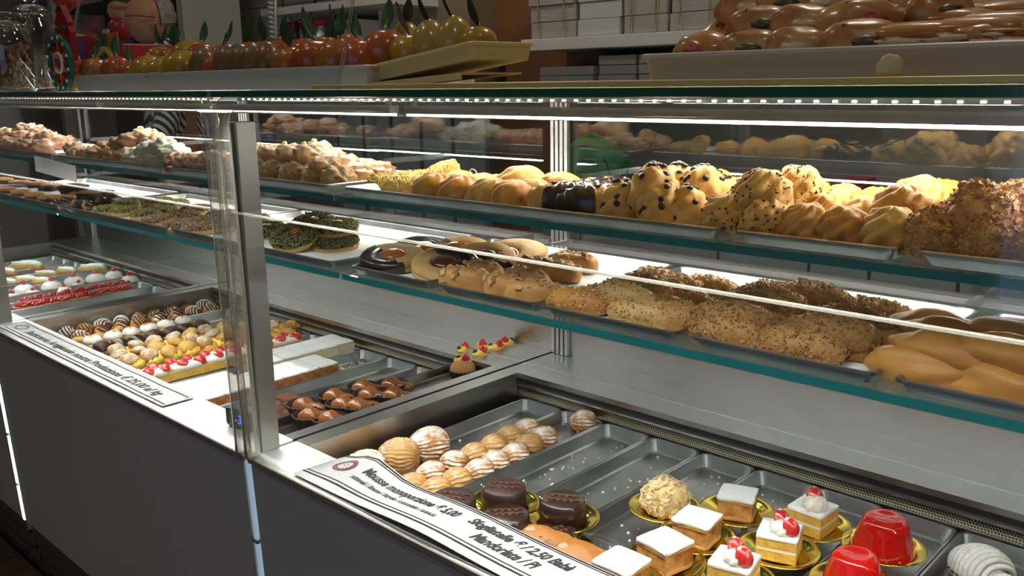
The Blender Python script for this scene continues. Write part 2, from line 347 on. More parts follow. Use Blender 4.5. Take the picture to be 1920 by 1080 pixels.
tag(obj('bin_stand', G().box(-.18, .18, -.16, .16, 0, .715), 'cabinet', loc=(py(15, 430, 1.75).x, 1.75, 0), bevel=.01), 'grey stand under the white rounded bin', 'stand')
# ================================================================ the display counter, three units
DECK, UP, LO, TOP = .73, 1.122, .992, 1.293
SEAM = [-3.64, -2.43, -1.222, .45]
def unit(x0, x1, label, k):
    e = empty('display_case', ((x0+x1)/2, .95, 0)); tag(e, label, 'display case', 'refrigerated pastry cases')
    ox, oy = (x0+x1)/2, .95; a, b = x0+.004-ox, x1-.004-ox
    def B(*q): return G().box(q[0], q[1], q[2]-oy, q[3]-oy, q[4], q[5])
    # front panel leans in slightly towards the floor
    g = G(); g.add([(a+.008, .693-oy, .20), (b-.008, .693-oy, .20), (b-.008, .675-oy, DECK-.012), (a+.008, .675-oy, DECK-.012), (a+.008, .72-oy, .20), (b-.008, .72-oy, .20), (b-.008, .72-oy, DECK-.012), (a+.008, .72-oy, DECK-.012)],
                   [(0, 1, 2, 3), (5, 4, 7, 6), (4, 0, 3, 7), (1, 5, 6, 2), (3, 2, 6, 7), (4, 5, 1, 0)], False)
    obj('front_panel', g, 'panel', e)
    for i in range(3): obj('kick_slat', B(a+.012, b-.012, .702+.008*i, .74, .155-.048*i, .193-.048*i), 'kick', e, bevel=.004)
    obj('kick_board', B(a+.01, b-.01, .742, .76, .0, .2), 'kick', e)
    obj('body', B(a, b, .76, 1.43, .02, .60), 'panel', e)
    wx0, wx1 = (a+.035, b-.026)
    obj('front_deck', B(a, b, .672, .765, DECK-.010, DECK), 'deck_steel', e, bevel=.003)
    obj('side_bar', B(a, wx0, .765, 1.26, DECK-.010, DECK), 'steel', e); obj('side_bar', B(wx1, b, .765, 1.26, DECK-.010, DECK), 'steel', e)
    obj('rear_ledge', B(a, b, 1.26, 1.418, DECK-.010, DECK), 'steel', e)
    obj('ledge_step', B(a, b, 1.318, 1.3195, DECK, DECK+.0012), 'tray_rim', e)
    obj('well_wall', B(wx0-.006, wx0, .765, 1.26, .61, DECK-.010), 'steel', e); obj('well_wall', B(wx1, wx1+.006, .765, 1.26, .61, DECK-.010), 'steel', e)
    obj('well_wall', B(wx0, wx1, .757, .765, .61, DECK-.010), 'steel', e)
    obj('air_grille', B(wx0, wx1, 1.262, 1.268, .61, DECK-.010), 'perforated', e)
    obj('grille_lip', B(wx0, wx1, 1.254, 1.2575, DECK-.024, DECK-.0205), 'tray_rim', e); obj('grille_rail', B(wx0, wx1, 1.252, 1.262, .683, .689), 'tray_rim', e)
    obj('shadow_gap', B(wx0, wx1, 1.2575, 1.262, DECK-.021, DECK-.0115), 'black', e)
    obj('well_floor', B(wx0-.006, wx1+.006, .757, 1.268, .60, .61), 'steel_satin', e)
    obj('back_panel', B(a, b, 1.418, 1.43, .60, .965), 'steel', e)
    # rear sliding doors with their tracks
    w = (b-a)/2; mid = (a+b)/2
    obj('rear_glass', B(a+.04, mid+.02, 1.424, 1.428, .972, 1.262), 'rear_door_glass', e); obj('rear_glass', B(mid-.02, b-.04, 1.434, 1.438, .972, 1.262), 'rear_door_glass', e)
    obj('rear_sill', B(a, b, 1.412, 1.446, .965, .975), 'alu', e); obj('rear_header', B(a, b, 1.412, 1.446, 1.258, TOP-.001), 'alu', e)
    for i in range(4): obj('door_track', B(a-.002+.012*i, a+.006+.012*i, 1.408, 1.417, DECK+.001, 1.258), 'alu', e)
    # glass shelves on thin brackets
    for nm, z in (('upper', UP), ('lower', LO)):
        dep = 1.19 if nm == 'upper' else 1.30
        s = obj('glass_shelf', B(a+.002, b-.002, .876, dep, z-.008, z), 'shelf_glass', e)
        obj('polished_edge', B(a+.002, b-.002, .872, .876, z-.009, z+.0), 'teal_edge', s)
        for x in (a+.05, mid, b-.05): obj('shelf_bracket', B(x-.004, x+.004, dep-.05, 1.412, z-.022, z-.009), 'alu', e)
    # lamps
    l = obj('lamp_profile', B(a+.015, b-.015, 1.010, 1.030, 1.249, 1.262), 'alu', e); obj('led_strip', B(a+.02, b-.02, 1.011, 1.029, 1.2445, 1.249), 'led', l)
    for x in (a+.03, b-.03): obj('lamp_hanger', B(x-.004, x+.004, 1.016, 1.024, 1.262, TOP-.009), 'alu', e)
    l = obj('lamp_profile', B(a+.06, b-.06, 1.192, 1.206, UP-.010, UP), 'alu', e); obj('led_strip', B(a+.065, b-.065, 1.193, 1.205, UP-.0135, UP-.010), 'led_shelf', l)
    l = obj('lamp_profile', B(a+.03, b-.03, .877, .896, LO-.0115, LO-.0095), 'alu', e); obj('led_strip', B(a+.035, b-.035, .886, .894, LO-.0135, LO-.0115), 'led_well', l)
    l = obj('lamp_profile', B(a+.03, b-.03, .690, .702, 1.2795, TOP-.0085), 'alu', e)
    d = G()
    for i in range(int((b-a-.08)/.0152)): d.box(a+.045+.0152*i-.0017, a+.045+.0152*i+.0017, .6892-oy, .692-oy, 1.2805, 1.2820)
    tag(obj('diodes', d, 'led_front', l), kind='stuff')
    # glazing
    t = obj('top_glass', B(a, b, .668, 1.40, TOP-.008, TOP), 'clear_glass', e); obj('polished_edge', B(a, b, .664, .668, TOP-.0085, TOP), 'green_edge', t)
    obj('front_glass', B(a+.012, b-.012, .668, .674, 1.1212, TOP-.012), 'clear_glass', e); obj('front_glass', B(a+.012, b-.012, .676, .682, DECK+.003, 1.1168), 'clear_glass', e)
    obj('glass_joint', B(a+.012, b-.012, .672, .679, 1.1180, 1.1200), 'acrylic', e)
    # clear acrylic frame bead round the pane, rounded at the top corners
    pts = [(a+.010, .678-oy, DECK+.002), (a+.010, .671-oy, 1.24)]+[(a+.010+.03*(1-math.cos(q)), .671-oy, 1.245+.03*math.sin(q)) for q in [PI/2*i/6 for i in range(7)]]
    pts += [(-p[0]+2*mid, p[1], p[2]) for p in reversed(pts)]
    obj('frame_bead', G().tube(pts, .0125, 14), 'acrylic', e)
    for x in (a-.002+.003, b-.008): obj('steel_post', B(x-.002, x+.004, .698, .730, DECK, 1.248), 'post_steel', e, bevel=.001)
    area('front_led_lamp_%d' % k, ((x0+x1)/2, .696, 1.272), x1-x0-.1, .008, LED_FRONT*(x1-x0), (1, 1, .97), (math.radians(-6), 0, 0), 112)
    return e
unit(SEAM[2], SEAM[3], 'pastry case at the right with puffs, fingers and cakes on gold plates', 0)
unit(SEAM[1], SEAM[2], 'middle pastry case with sugared pastries and small cream puffs', 1)
unit(SEAM[0], SEAM[1], 'pastry case at the far left with cherry-topped white domes', 2)
for x, m, lb in ((SEAM[2], 'led_seam_dim', 'dim vertical light strip in the seam right of the middle case'), (SEAM[1], 'led_seam', 'bright white vertical light strip in the seam at left of the middle case')):
    e = empty('seam_light', (x, .69, .2)); tag(e, lb, 'light')
    g = G(); g.add([(-.0045, .002, .0), (.0045, .002, 0), (.0045, -.016, .52), (-.0045, -.016, .52), (-.0045, .02, 0), (.0045, .02, 0), (.0045, .01, .52), (-.0045, .01, .52)], [(0, 1, 2, 3), (5, 4, 7, 6), (4, 0, 3, 7), (1, 5, 6, 2), (3, 2, 6, 7), (4, 5, 1, 0)], False)
    obj('diffuser', g, m, e)
    for z in (.1, .24, .38): obj('clip', G().box(-.009, .009, -.02+.02*(1-z/.52), .0, z, z+.006), 'alu', e)
# ================================================================ baking trays
def tray_mesh(w, d, h=.028, r=.012, rim=.004, slope=.006):
    """open tray, inside size w x d, flat floor at z=0"""
    g = G()
    def loop(ex, z, rr):
        o = []
        for cx, cy, a0 in ((w/2+ex-rr, d/2+ex-rr, 0), (-(w/2+ex)+rr, d/2+ex-rr, PI/2), (-(w/2+ex)+rr, -(d/2+ex)+rr, PI), (w/2+ex-rr, -(d/2+ex)+rr, 3*PI/2)):
            o += [(cx+rr*math.cos(a0+PI/2*i/4), cy+rr*math.sin(a0+PI/2*i/4), z) for i in range(5)]
        return o
    ls = [loop(-slope-.003, .0012, r), loop(-slope, .004, r), loop(0, h, r), loop(rim*.5, h+.0012, r), loop(rim, h, r), loop(rim, h-.003, r), loop(.001, h-.003, r), loop(-slope+.001, 0, r)]
    v = sum(ls, []); n = 20
    f = [tuple(range(n))]+[(k*n+i, k*n+(i+1) % n, (k+1)*n+(i+1) % n, (k+1)*n+i) for k in range(len(ls)-1) for i in range(n)]+[tuple(reversed(range((len(ls)-1)*n, len(ls)*n)))]
    g.add(v, [tuple(reversed(q)) for q in f], False); return g
DTRAY = tray_mesh(.093, .468, .023).mesh('tray')
def deep_tray(x, label, m='tray_metal', y=1.010):
    e = obj('baking_tray', DTRAY, m, loc=(x, y, .664)); tag(e, label, 'tray', 'narrow trays in the cooled well'); return e
ORD = ['first', 'second', 'third', 'fourth', 'fifth', 'sixth', 'seventh', 'eighth', 'ninth', 'tenth', 'eleventh', 'twelfth', 'thirteenth', 'fourteenth', 'fifteenth', 'sixteenth', 'seventeenth', 'eighteenth', 'nineteenth', 'twentieth']
RT = [-1.103+.102*k for k in range(15)]
for k, x in enumerate(RT):
    if x < .38: deep_tray(x, ['narrow steel tray under the large clam pastries', 'narrow empty steel tray beside the large clam pastries', 'narrow steel tray filled with small clam pastries', 'narrow steel tray with the glossy lettered chocolate cakes', 'empty narrow steel tray right of the lettered chocolate cakes', 'narrow steel tray under the almond dome',
        'narrow steel tray under the sugared slice furthest back', 'narrow steel tray under the strawberry slice furthest back', 'narrow steel tray under the red jelly domes', 'narrow steel tray under the sugar-dusted piped mound'][k] if k < 10 else 'narrow empty steel tray, %s beyond the sugar-dusted piped mound' % ORD[k-10])
MT = [-2.337+.102*k for k in range(11)]
for k, x in enumerate(MT):
    deep_tray(x, 'narrow steel tray, %s from the left in the middle cooled well' % ORD[k])
LT = [-3.50+.102*k for k in range(10)]
for k, x in enumerate(LT):
    deep_tray(x, 'narrow steel tray, %s from the left in the far left cooled well' % ORD[k])
def shelf_tray(x0, x1, y0, y1, z, label, h=.014, liner=True):
    e = empty('serving_tray', ((x0+x1)/2, (y0+y1)/2, z+.0005)); tag(e, label, 'tray', 'flat trays on the glass shelves')
    w, d = x1-x0-.012, y1-y0-.012
    obj('pan', tray_mesh(w, d, h, .008, .004, .006), 'tray_metal', e)
    if liner:
        n = 14; v = []; R = random.Random(x0)
        for i in range(n+1):
            for j in range(5): v.append(((i/n-.5)*(w-.02), (j/4-.5)*(d-.02), .0022+.0012*R.random()))
        g = G(); g.add(v, [(i*5+j, (i+1)*5+j, (i+1)*5+j+1, i*5+j+1) for i in range(n) for j in range(4)], True); o = obj('paper_liner', g, 'liner', e)
        sd = o.modifiers.new('solid', 'SOLIDIFY'); sd.thickness = .0004
    return e
shelf_tray(-1.21, -.515, .877, 1.10, UP, 'upper shelf tray with yellow crumb sticks and chocolate chip biscuits')
shelf_tray(-.50, -.318, .877, 1.10, UP, 'upper shelf tray with plain and speckled puffs')
shelf_tray(-.305, .05, .877, 1.10, UP, 'upper shelf tray with nut-crusted puffs at the right')
shelf_tray(-1.205, -1.005, .877, 1.22, LO, 'lower shelf tray with oval jam biscuits')
shelf_tray(-.99, -.79, .877, 1.22, LO, 'lower shelf tray with almond flake bars')
shelf_tray(-.78, -.565, .877, 1.22, LO, 'lower shelf tray with pale granule fingers')
shelf_tray(-.55, -.33, .877, 1.22, LO, 'lower shelf tray with brown nut fingers')
shelf_tray(-.315, .05, .877, 1.22, LO, 'lower shelf tray with smooth plain fingers')
shelf_tray(-1.83, -1.25, .877, 1.12, UP, 'upper shelf tray with stacked sugared buns in the middle case')
shelf_tray(-2.42, -1.845, .877, 1.12, UP, 'upper shelf tray with mixed sugared pastries in the middle case')
shelf_tray(-2.41, -1.85, .877, 1.22, LO, 'lower shelf tray with small pistachio biscuits')
shelf_tray(-1.835, -1.25, .877, 1.22, LO, 'lower shelf tray with large pistachio biscuits')
shelf_tray(-3.10, -2.45, .877, 1.12, UP, 'upper shelf tray with pink sugared pastries at the far left')
shelf_tray(-3.10, -2.45, .877, 1.22, LO, 'lower shelf tray with dark tartlets at the far left')
# ================================================================ pastry materials
mat('butter', (.58, .30, .06), .55, c2=(.46, .19, .035), sc=35, bump=.5, bsc=160)
mat('butter_pale', (.64, .40, .11), .6, c2=(.52, .27, .06), sc=40, bump=.5, bsc=180)
mat('baked', (.52, .25, .065), .5, c2=(.36, .14, .035), sc=30, bump=.3, bsc=140)
mat('baked_light', (.60, .34, .11), .55, c2=(.46, .21, .06), sc=28, bump=.2, bsc=150)
mat('finger_tan', (.56, .27, .06), .5, c2=(.46, .19, .04), sc=26, bump=.12, bsc=120)
mat('crumb_yellow', (.74, .56, .19), .6, c2=(.66, .44, .11), sc=60)
mat('granule_pale', (.68, .47, .20), .6, c2=(.54, .31, .10), sc=60)
mat('nut_body', (.52, .29, .10), .65, c2=(.40, .19, .06), sc=50, bump=.5, bsc=200)
mat('nut_bits', (.34, .155, .048), .6, c2=(.54, .30, .105), sc=90, lo=.4, hi=.6)
mat('choc', (.030, .014, .009), .28, coat=.4); mat('choc_matte', (.045, .02, .013), .45, c2=(.03, .013, .009), sc=30); mat('choc_chip', (.035, .015, .011), .4)
mat('choc_brown', (.13, .05, .022), .5, c2=(.10, .035, .016), sc=40)
mat('jam', (.45, .11, .012), .12, coat=1); mat('jam_dark', (.10, .03, .008), .12, coat=1)
mat('biscuit', (.66, .43, .17), .6, c2=(.56, .32, .10), sc=25, bump=.15); mat('almond', (.60, .36, .14), .5, c2=(.46, .24, .08), sc=80)
mat('sugar_tan', (.42, .22, .075), .7, c2=(.34, .16, .05), sc=26, sugar=.55, scol=(.64, .56, .42), bump=.5); mat('sugar_pink', (.43, .235, .12), .7, c2=(.36, .15, .08), sc=26, sugar=.5, scol=(.66, .56, .45), bump=.5)
mat('sugar_green', (.38, .38, .22), .7, c2=(.42, .36, .2), sc=26, sugar=.8, scol=(.72, .74, .62), bump=.3); mat('sugar_brown', (.25, .11, .04), .65, c2=(.35, .17, .06), sc=26, sugar=.35, scol=(.6, .5, .38), bump=.3)
mat('candied', (.75, .36, .03), .25, coat=.6); mat('pistachio', (.26, .26, .07), .65, c2=(.40, .36, .14), sc=120); mat('pistachio_dark', (.12, .12, .03), .65, c2=(.24, .22, .07), sc=120)
mat('hazel_bits', (.27, .16, .08), .65, c2=(.42, .30, .18), sc=120)
mat('white_ice', (.80, .79, .74), .3, coat=.3, c2=(.76, .74, .68), sc=20); mat('cherry', (.55, .012, .015), .15, coat=1); mat('currant', (.42, .015, .012), .2, coat=.6, c2=(.28, .008, .008), sc=60)
mat('cream', (.82, .78, .66), .5, bump=.2, bsc=80); mat('cream_yellow', (.80, .56, .08), .4, c2=(.74, .47, .06), sc=30); mat('sponge', (.74, .48, .09), .75, c2=(.60, .34, .06), sc=80, bump=.5, bsc=200)
mat('powder', (.86, .86, .86), .85, c2=(.80, .80, .80), sc=90, bump=.2, bsc=250); mat('apricot', (.34, .10, .022), .35, c2=(.60, .33, .12), sc=55, coat=.2, bump=.6, bsc=140); mat('custard', (.80, .72, .48), .5, c2=(.74, .62, .36), sc=30)
mat('strawberry', (.55, .02, .018), .25, coat=.4, c2=(.68, .14, .08), sc=60, lo=.5, hi=.75, sugar=.22, smin=.3); mat('strawberry_cut', (.70, .14, .08), .3, c2=(.8, .45, .33), sc=50, lo=.5, hi=.75); mat('raspberry', (.58, .02, .04), .3, coat=.4)
mat('blueberry', (.02, .02, .035), .4); mat('pear_syrup', (.24, .075, .015), .28, coat=.25, c2=(.16, .045, .009), sc=28); mat('paper_cup', (.028, .014, .010), .6)
mat('riccia', (.50, .24, .07), .5, c2=(.38, .15, .04), sc=30, sugar=.48, scol=(.84, .82, .78), smin=.2, bump=.2); mat('riccia_plain', (.60, .35, .12), .5, c2=(.46, .22, .06), sc=30, sugar=.25, scol=(.84, .82, .78), smin=.5, bump=.2)
mat('gold', (.62, .45, .07), .16, 1); mat('silver_ball', (.8, .8, .8), .1, 1); mat('orange_pastry', (.42, .17, .035), .45, c2=(.34, .12, .022), sc=20, sugar=.15, smin=.6)
mat('almond_dome', (.66, .48, .22), .6, c2=(.56, .36, .13), sc=40); mat('almond_flake', (.70, .54, .30), .55, c2=(.60, .42, .2), sc=90)
mat('jelly', (.78, .012, .006), .06, trans=.45, ior=1.35, coat=.6); mat('mont_blanc', (.62, .55, .46), .6, c2=(.45, .36, .27), sc=90, sugar=.75, smin=.0, scol=(.84, .83, .8))
mat('drizzle', (.06, .025, .015), .35); mat('green_cream', (.42, .52, .16), .5, c2=(.55, .58, .25), sc=40)
mat('bun', (.40, .15, .04), .33, coat=.15, c2=(.64, .39, .16), sc=20, lo=.38, hi=.62); mat('bun_pale', (.58, .30, .09), .3, coat=.4, c2=(.46, .18, .045), sc=14); mat('spinach', (.08, .08, .025), .4); mat('olive_bit', (.03, .025, .015), .4); mat('cheese', (.70, .58, .36), .3, coat=.4); mat('ham', (.45, .05, .04), .4)
# ================================================================ pastry shapes: KIND[name] = (object name, category, height, [variants]); a variant = list of parts
KIND = {}
def part(name, g, m, subs=(), loc=None, rot=None, stuff=False, sc=None):
    if isinstance(g, G): g = g.mesh(name)
    if not g.materials: g.materials.append(MATS[m])
    return (name, g, subs, loc, rot, stuff, sc)
def kind(key, name, cat, h, *variants): KIND[key] = (name, cat, h, variants)
def place(key, loc, label, group=None, rz=0, s=1, var=None, rx=0, ry=0):
    name, cat, h, vs = KIND[key]; parts = vs[(var if var is not None else random.randrange(99)) % len(vs)]
    if len(parts) == 1 and not parts[0][2]:
        root = obj(name, parts[0][1], None, loc=loc, rot=(rx, ry, rz), sc=s)
    else:
        root = empty(name, loc, (rx, ry, rz), s)
        def put(ps, par):
            for n, m, subs, l, r, st, sc in ps:
                o = obj(n, m, None, par, loc=l, rot=r, sc=sc)
                if st: o['kind'] = 'stuff'
                put(subs, o)
        put(parts, root)
    return tag(root, label, cat, group)
def rank(i, n):
    if n == 1: return ''
    if n == 2: return ['left one', 'right one'][i]
    return 'leftmost' if i == 0 else 'rightmost' if i == n-1 else 'second from right' if i == n-2 and n > 4 else ORD[i]+' from left'
def row(key, base, where, group, pts, Y=None, z=None, rz=0, s=1, jit=0, floor=None, var=None, rx=0, ry=0):
    """pts: (u, v[, {overrides}]) - where each thing is seen; it stands at depth Y, or on the level z"""
    h = KIND[key][2]; it = []
    for p in pts:
        o = dict(Y=Y, z=z, rz=rz, s=s, var=var, rx=rx, ry=ry, b=base, w=where)
        if len(p) > 2: o.update(p[2])
        hh = h*(o['s'] if isinstance(o['s'], (int, float)) else o['s'][2])
        if o['Y']: c = py(p[0], p[1], o['Y']); c.z -= hh/2
        else: c = pz(p[0], p[1], o['z']+hh/2); c.z = o['z']
        if floor: c.z = max(c.z, floor)
        it.append((p[0], c, o))
    it.sort(key=lambda t: t[0])
    for i, (u, c, o) in enumerate(it):
        r = rank(i, len(it))
        place(key, c, o['b']+((', '+r+' ' if r else ' ')+o['w']).rstrip(), group, o['rz']+random.uniform(-jit, jit), o['s'], o['var'], o['rx'], o['ry'])
def cut(g, keep):
    n = G(); n.v = g.v
    for q, sm in zip(g.f, g.sm):
        if keep(sum((Vector(g.v[i]) for i in q), Vector())/len(q)): n.f.append(q); n.sm.append(sm)
    return n
def finger(a, b, c, seed=0, amp=.06, e=.72, nu=28, nv=14, fn=None, fr=3, flat=.6): return G().blob(a, b, c, nu, nv, amp, fr, flat, seed, fn, e=e)
# upper shelf
def v_crumb(sd):
    b = finger(.042, .017, .016, sd, .12); return [part('body', b, 'crumb_yellow'), part('crumb_coating', G().bits(b, 480, .0027, sd, .002), 'crumb_yellow', stuff=True)]
kind('crumb', 'crumb_stick', 'pastry', .026, v_crumb(1), v_crumb(2))
def shell(sd): return G().blob(.034, .026, .025, 60, 22, .10, 2.2, .45, sd, lambda d, th, ph: (1+.17*(abs(math.sin(3.5*ph+2.5*th))-.5)*math.sin(th))*(1-.22*max(0, d.x)**2), e=.95)
kind('shell', 'piped_shell', 'biscuit', .036, [part('body', shell(1), 'butter')], [part('body', shell(5), 'butter_pale')], [part('body', shell(9), 'butter')])
def v_dip(sd):
    f = lambda d, th, ph: 1+.10*math.sin(22*d.x+2.5*d.y)
    b = finger(.042, .020, .022, sd, .03, .8, 44, 16, f); k = cut(finger(.0432, .0212, .0232, sd, .03, .8, 44, 16, f), lambda c: c.x > -.006)
    return [part('body', b, 'butter_pale'), part('chocolate_dip', k, 'choc')]
kind('dip', 'dipped_biscuit', 'biscuit', .034, v_dip(1), v_dip(2))
CHIP = G().blob(.0042, .0042, .0026, 8, 5, flat=.4).mesh('chocolate_chip'); CHIP.materials.append(MATS['choc_chip'])
def v_chip(sd):
    b = G().blob(.027, .026, .030, 44, 24, .14, 2.6, .42, sd, lambda d, th, ph: (1+.18*(abs(math.sin(2.5*ph+4*th+sd))-.5)*math.sin(th))*(1+.10*max(0, d.z)**6)); R = random.Random(sd); ps = [part('body', b, 'butter_pale')]
    k = 0
    while k < 17:
        q = R.choice(b.f); c = sum((Vector(b.v[i]) for i in q), Vector())/4
        if c.z < .006: continue
        n = (c-Vector((0, 0, .012))).normalized(); ps.append(part('chocolate_chip', CHIP, 'choc_chip', loc=c-n*.0012, rot=n.to_track_quat('Z', 'Y').to_euler())); k += 1
    return ps
kind('chip', 'chocolate_chip_biscuit', 'biscuit', .044, v_chip(1), v_chip(2), v_chip(3))
def choux(sd, r=.028, c=.026, amp=.13, k=.24): return G().blob(r, r*.94, c, 64, 26, amp, 2.6, .45, sd, lambda d, th, ph: (1+k*(abs(math.sin(4*ph+4.5*th+.8*math.sin(ph+sd)))-.5)*math.sin(th))*(1+.10*max(0, d.z)**5))
kind('swirl', 'piped_puff', 'puff', .038, [part('body', choux(1), 'butter_pale')], [part('body', choux(4), 'butter')], [part('body', choux(8), 'butter_pale')])
def v_speck(sd):
    b = choux(sd, .029, .028); return [part('body', b, 'butter_pale'), part('brown_specks', G().bits(b, 90, .0022, sd, .004, sink=.5), 'choc_brown', stuff=True)]
kind('speck', 'speckled_puff', 'puff', .041, v_speck(3), v_speck(6))
def v_nutball(sd):
    b = choux(sd, .030, .029, .14, .06); return [part('body', b, 'nut_body'), part('nut_crust', G().bits(b, 560, .0023, sd, .001), 'nut_bits', stuff=True)]
kind('nutball', 'nut_crusted_puff', 'puff', .043, v_nutball(2), v_nutball(7))
# lower shelf
def v_jam(jm, dip):
    E_ = dict(n=36, sx=1.24, sy=.96)
    rp = [(.016, .008), (.016, .0155), (.018, .0168), (.034, .0168), (.0375, .0145), (.038, .011), (.037, .0085)]
    ring = G().lathe(rp+[rp[0]], **E_); bot = G().lathe([(.0, 0), (.036, 0), (.0385, .003), (.038, .007), (.036, .008), (0, .008)], **E_)
    ps = [part('bottom_biscuit', bot, 'biscuit'), part('top_biscuit', ring, 'biscuit'), part('jam_filling', G().lathe([(.0165, .009), (.016, .0165), (.011, .019), (0, .0205)], 24, 1.24, .96), jm)]
    if dip is not None:
        a = Vector((math.cos(dip), math.sin(dip), 0))
        big = G().lathe([(.0155, .008), (.0155, .0160), (.018, .0178), (.034, .0178), (.0385, .0152), (.0395, .011), (.0395, .003), (.037, -.0002)], **E_)
        ps.append(part('chocolate_dip', cut(big, lambda c: c.dot(a) > .006), 'choc'))
    return ps
kind('jam', 'jam_biscuit', 'biscuit', .02, v_jam('jam', -2.4), v_jam('jam', 1.6), v_jam('jam_dark', .9), v_jam('jam', None), v_jam('jam_dark', -1.9))
def v_alm(sd):
    b = finger(.042, .017, .019, sd, .05); return [part('body', b, 'baked_light'), part('almond_flakes', G().bits(b, 26, .0058, sd, .021, 'flake', 1.1), 'almond', stuff=True)]
kind('almond', 'almond_flake_bar', 'pastry', .031, v_alm(1), v_alm(2))
def v_gran(sd, m='finger_tan'):
    b = finger(.047, .0185, .019, sd, .14, .96); return [part('body', b, m), part('almond_granules', G().bits(b, 240, .0022, sd, .006), 'granule_pale', stuff=True)]
kind('gran', 'granule_finger', 'pastry', .031, v_gran(1), v_gran(2, 'granule_pale'), v_gran(3, 'baked_light'))
def v_nutf(sd):
    b = finger(.052, .0205, .0205, sd, .16, .97); return [part('body', b, 'nut_body'), part('nut_crust', G().bits(b, 480, .0021, sd, .003), 'nut_bits', stuff=True)]
kind('nutf', 'nut_finger', 'pastry', .033, v_nutf(1), v_nutf(2), v_nutf(3))
kind('plainf', 'plain_finger', 'pastry', .032, *[[part('body', finger(.055, .0205, .0200, sd, .22, .95, 36, 18, fr=1.7), 'finger_tan')] for sd in (1, 2, 3)])
# sugared pastries
def v_bun(m, sd, fill):
    b = G().blob(.0285, .0235, .0185, 34, 18, .34, 2.9, .6, sd, e=.86); ps = [part('body', b, m)]
    if fill: ps.append(part('candied_peel', G().blob(.007, .005, .006, 9, 6, .2, 3, .5, sd), 'candied', loc=(.012*math.cos(sd), .010*math.sin(sd), .026)))
    return ps
kind('bun_tan', 'sugared_bun', 'bun', .031, v_bun('sugar_tan', 1, 0), v_bun('sugar_tan', 2, 1), v_bun('sugar_tan', 3, 0))
kind('bun_pink', 'sugared_pastry', 'pastry', .031, v_bun('sugar_pink', 4, 0), v_bun('sugar_pink', 5, 0)); kind('bun_green', 'sugared_pastry', 'pastry', .031, v_bun('sugar_green', 6, 0), v_bun('sugar_green', 7, 0)); kind('bun_brown', 'sugared_pastry', 'pastry', .031, v_bun('sugar_brown', 8, 0), v_bun('sugar_brown', 9, 1))
def v_disc(r, top, bits, glaze, n=500):
    b = G().lathe([(0, 0), (r*.96, 0), (r, .004), (r*.99, .009), (r*.96, .0105), (0, .0105)], 30); g = G().lathe([(r*.97, .0100), (r*.965, .015), (r*.88, .0185), (r*.5, .020), (0, .0205)], 30)
    ps = [part('biscuit_base', b, 'biscuit'), part('glaze', g, glaze), part('chopped_nuts', G().bits(g, n, .0031, 3, .0), bits, stuff=True)]
    if top: ps.append(part('jam_filling', G().blob(.012, .010, .004, 14, 6, flat=.3), 'jam', loc=(.004, .002, .020)))
    return ps
kind('disc_p', 'pistachio_biscuit', 'biscuit', .021, v_disc(.036, 0, 'pistachio', 'choc_matte')); kind('disc_h', 'hazelnut_biscuit', 'biscuit', .021, v_disc(.036, 0, 'hazel_bits', 'choc_brown')); kind('disc_big', 'pistachio_biscuit', 'biscuit', .021, v_disc(.045, 1, 'pistachio_dark', 'choc_matte', 700), v_disc(.045, 1, 'pistachio', 'choc_matte', 700))
E2 = dict(n=24)
kind('striped', 'dipped_round', 'biscuit', .022, [part('body', G().lathe([(0, 0), (.024, 0), (.027, .005), (.024, .012), (0, .014)], **E2), 'baked_light'), part('chocolate_dip', cut(G().lathe([(0, -.0004), (.0245, -.0004), (.0276, .005), (.0245, .0125), (0, .0146)], **E2), lambda c: c.x > .002), 'choc')])
kind('tart', 'dark_tartlet', 'tartlet', .022, [part('shell', G().lathe([(0, 0), (.022, 0), (.032, .020), (.030, .021), (.029, .017), (0, .017)], 26), 'choc_matte'), part('topping', G().blob(.028, .028, .009, 20, 8, .2, 4, .1, 3), 'hazel_bits', loc=(0, 0, .016)), ])
kind('florentine', 'almond_square', 'pastry', .014, [part('base', G().box(-.028, .028, -.022, .022, 0, .007), 'choc_matte'), part('almond_topping', G().blob(.028, .022, .007, 20, 8, .2, 4, .2, 5, e=.6), 'baked', loc=(0, 0, .006))])
# far left well
kind('dome', 'glazed_dome', 'cake', .036, [part('paper_base', G().lathe([(0, 0), (.027, 0), (.031, .006), (.030, .007), (0, .006)], 24), 'paper_cup'), part('icing', G().lathe([(.030, .005), (.0305, .010), (.028, .018), (.021, .026), (.011, .030), (0, .031)], 26), 'white_ice'), part('cherry', G().blob(.0075, .0075, .0075, 12, 8, flat=.7), 'cherry', loc=(0, 0, .030))])
def v_cur(sd):
    R = random.Random(sd); g = G()
    for i in range(34): 
        a, r = R.uniform(0, 6.28), .021*math.sqrt(R.random()); g.blob(.0052, .0052, .0052, 8, 6, flat=.9, M=Matrix.Translation((r*math.cos(a), r*math.sin(a), .012+.010*R.random()*(1-r/.03))))
    return [part('tart_shell', G().lathe([(0, 0), (.020, 0), (.027, .014), (.025, .015), (0, .012)], 20), 'baked'), part('red_currants', g, 'currant', stuff=True)]
kind('currant', 'currant_tartlet', 'tartlet', .028, v_cur(1), v_cur(2))
kind('cannolo', 'cream_roll', 'pastry', .032, [part('shell', finger(.048, .017, .018, 3, .15, .85), 'baked'), part('cream', finger(.044, .0135, .013, 5, .15, .85, fn=lambda d, th, ph: 1+.06*math.sin(24*d.x)), 'green_cream', loc=(0, 0, .012)), part('sugar_dusting', finger(.038, .010, .010, 6, .25, .85), 'powder', loc=(0, 0, .020))])
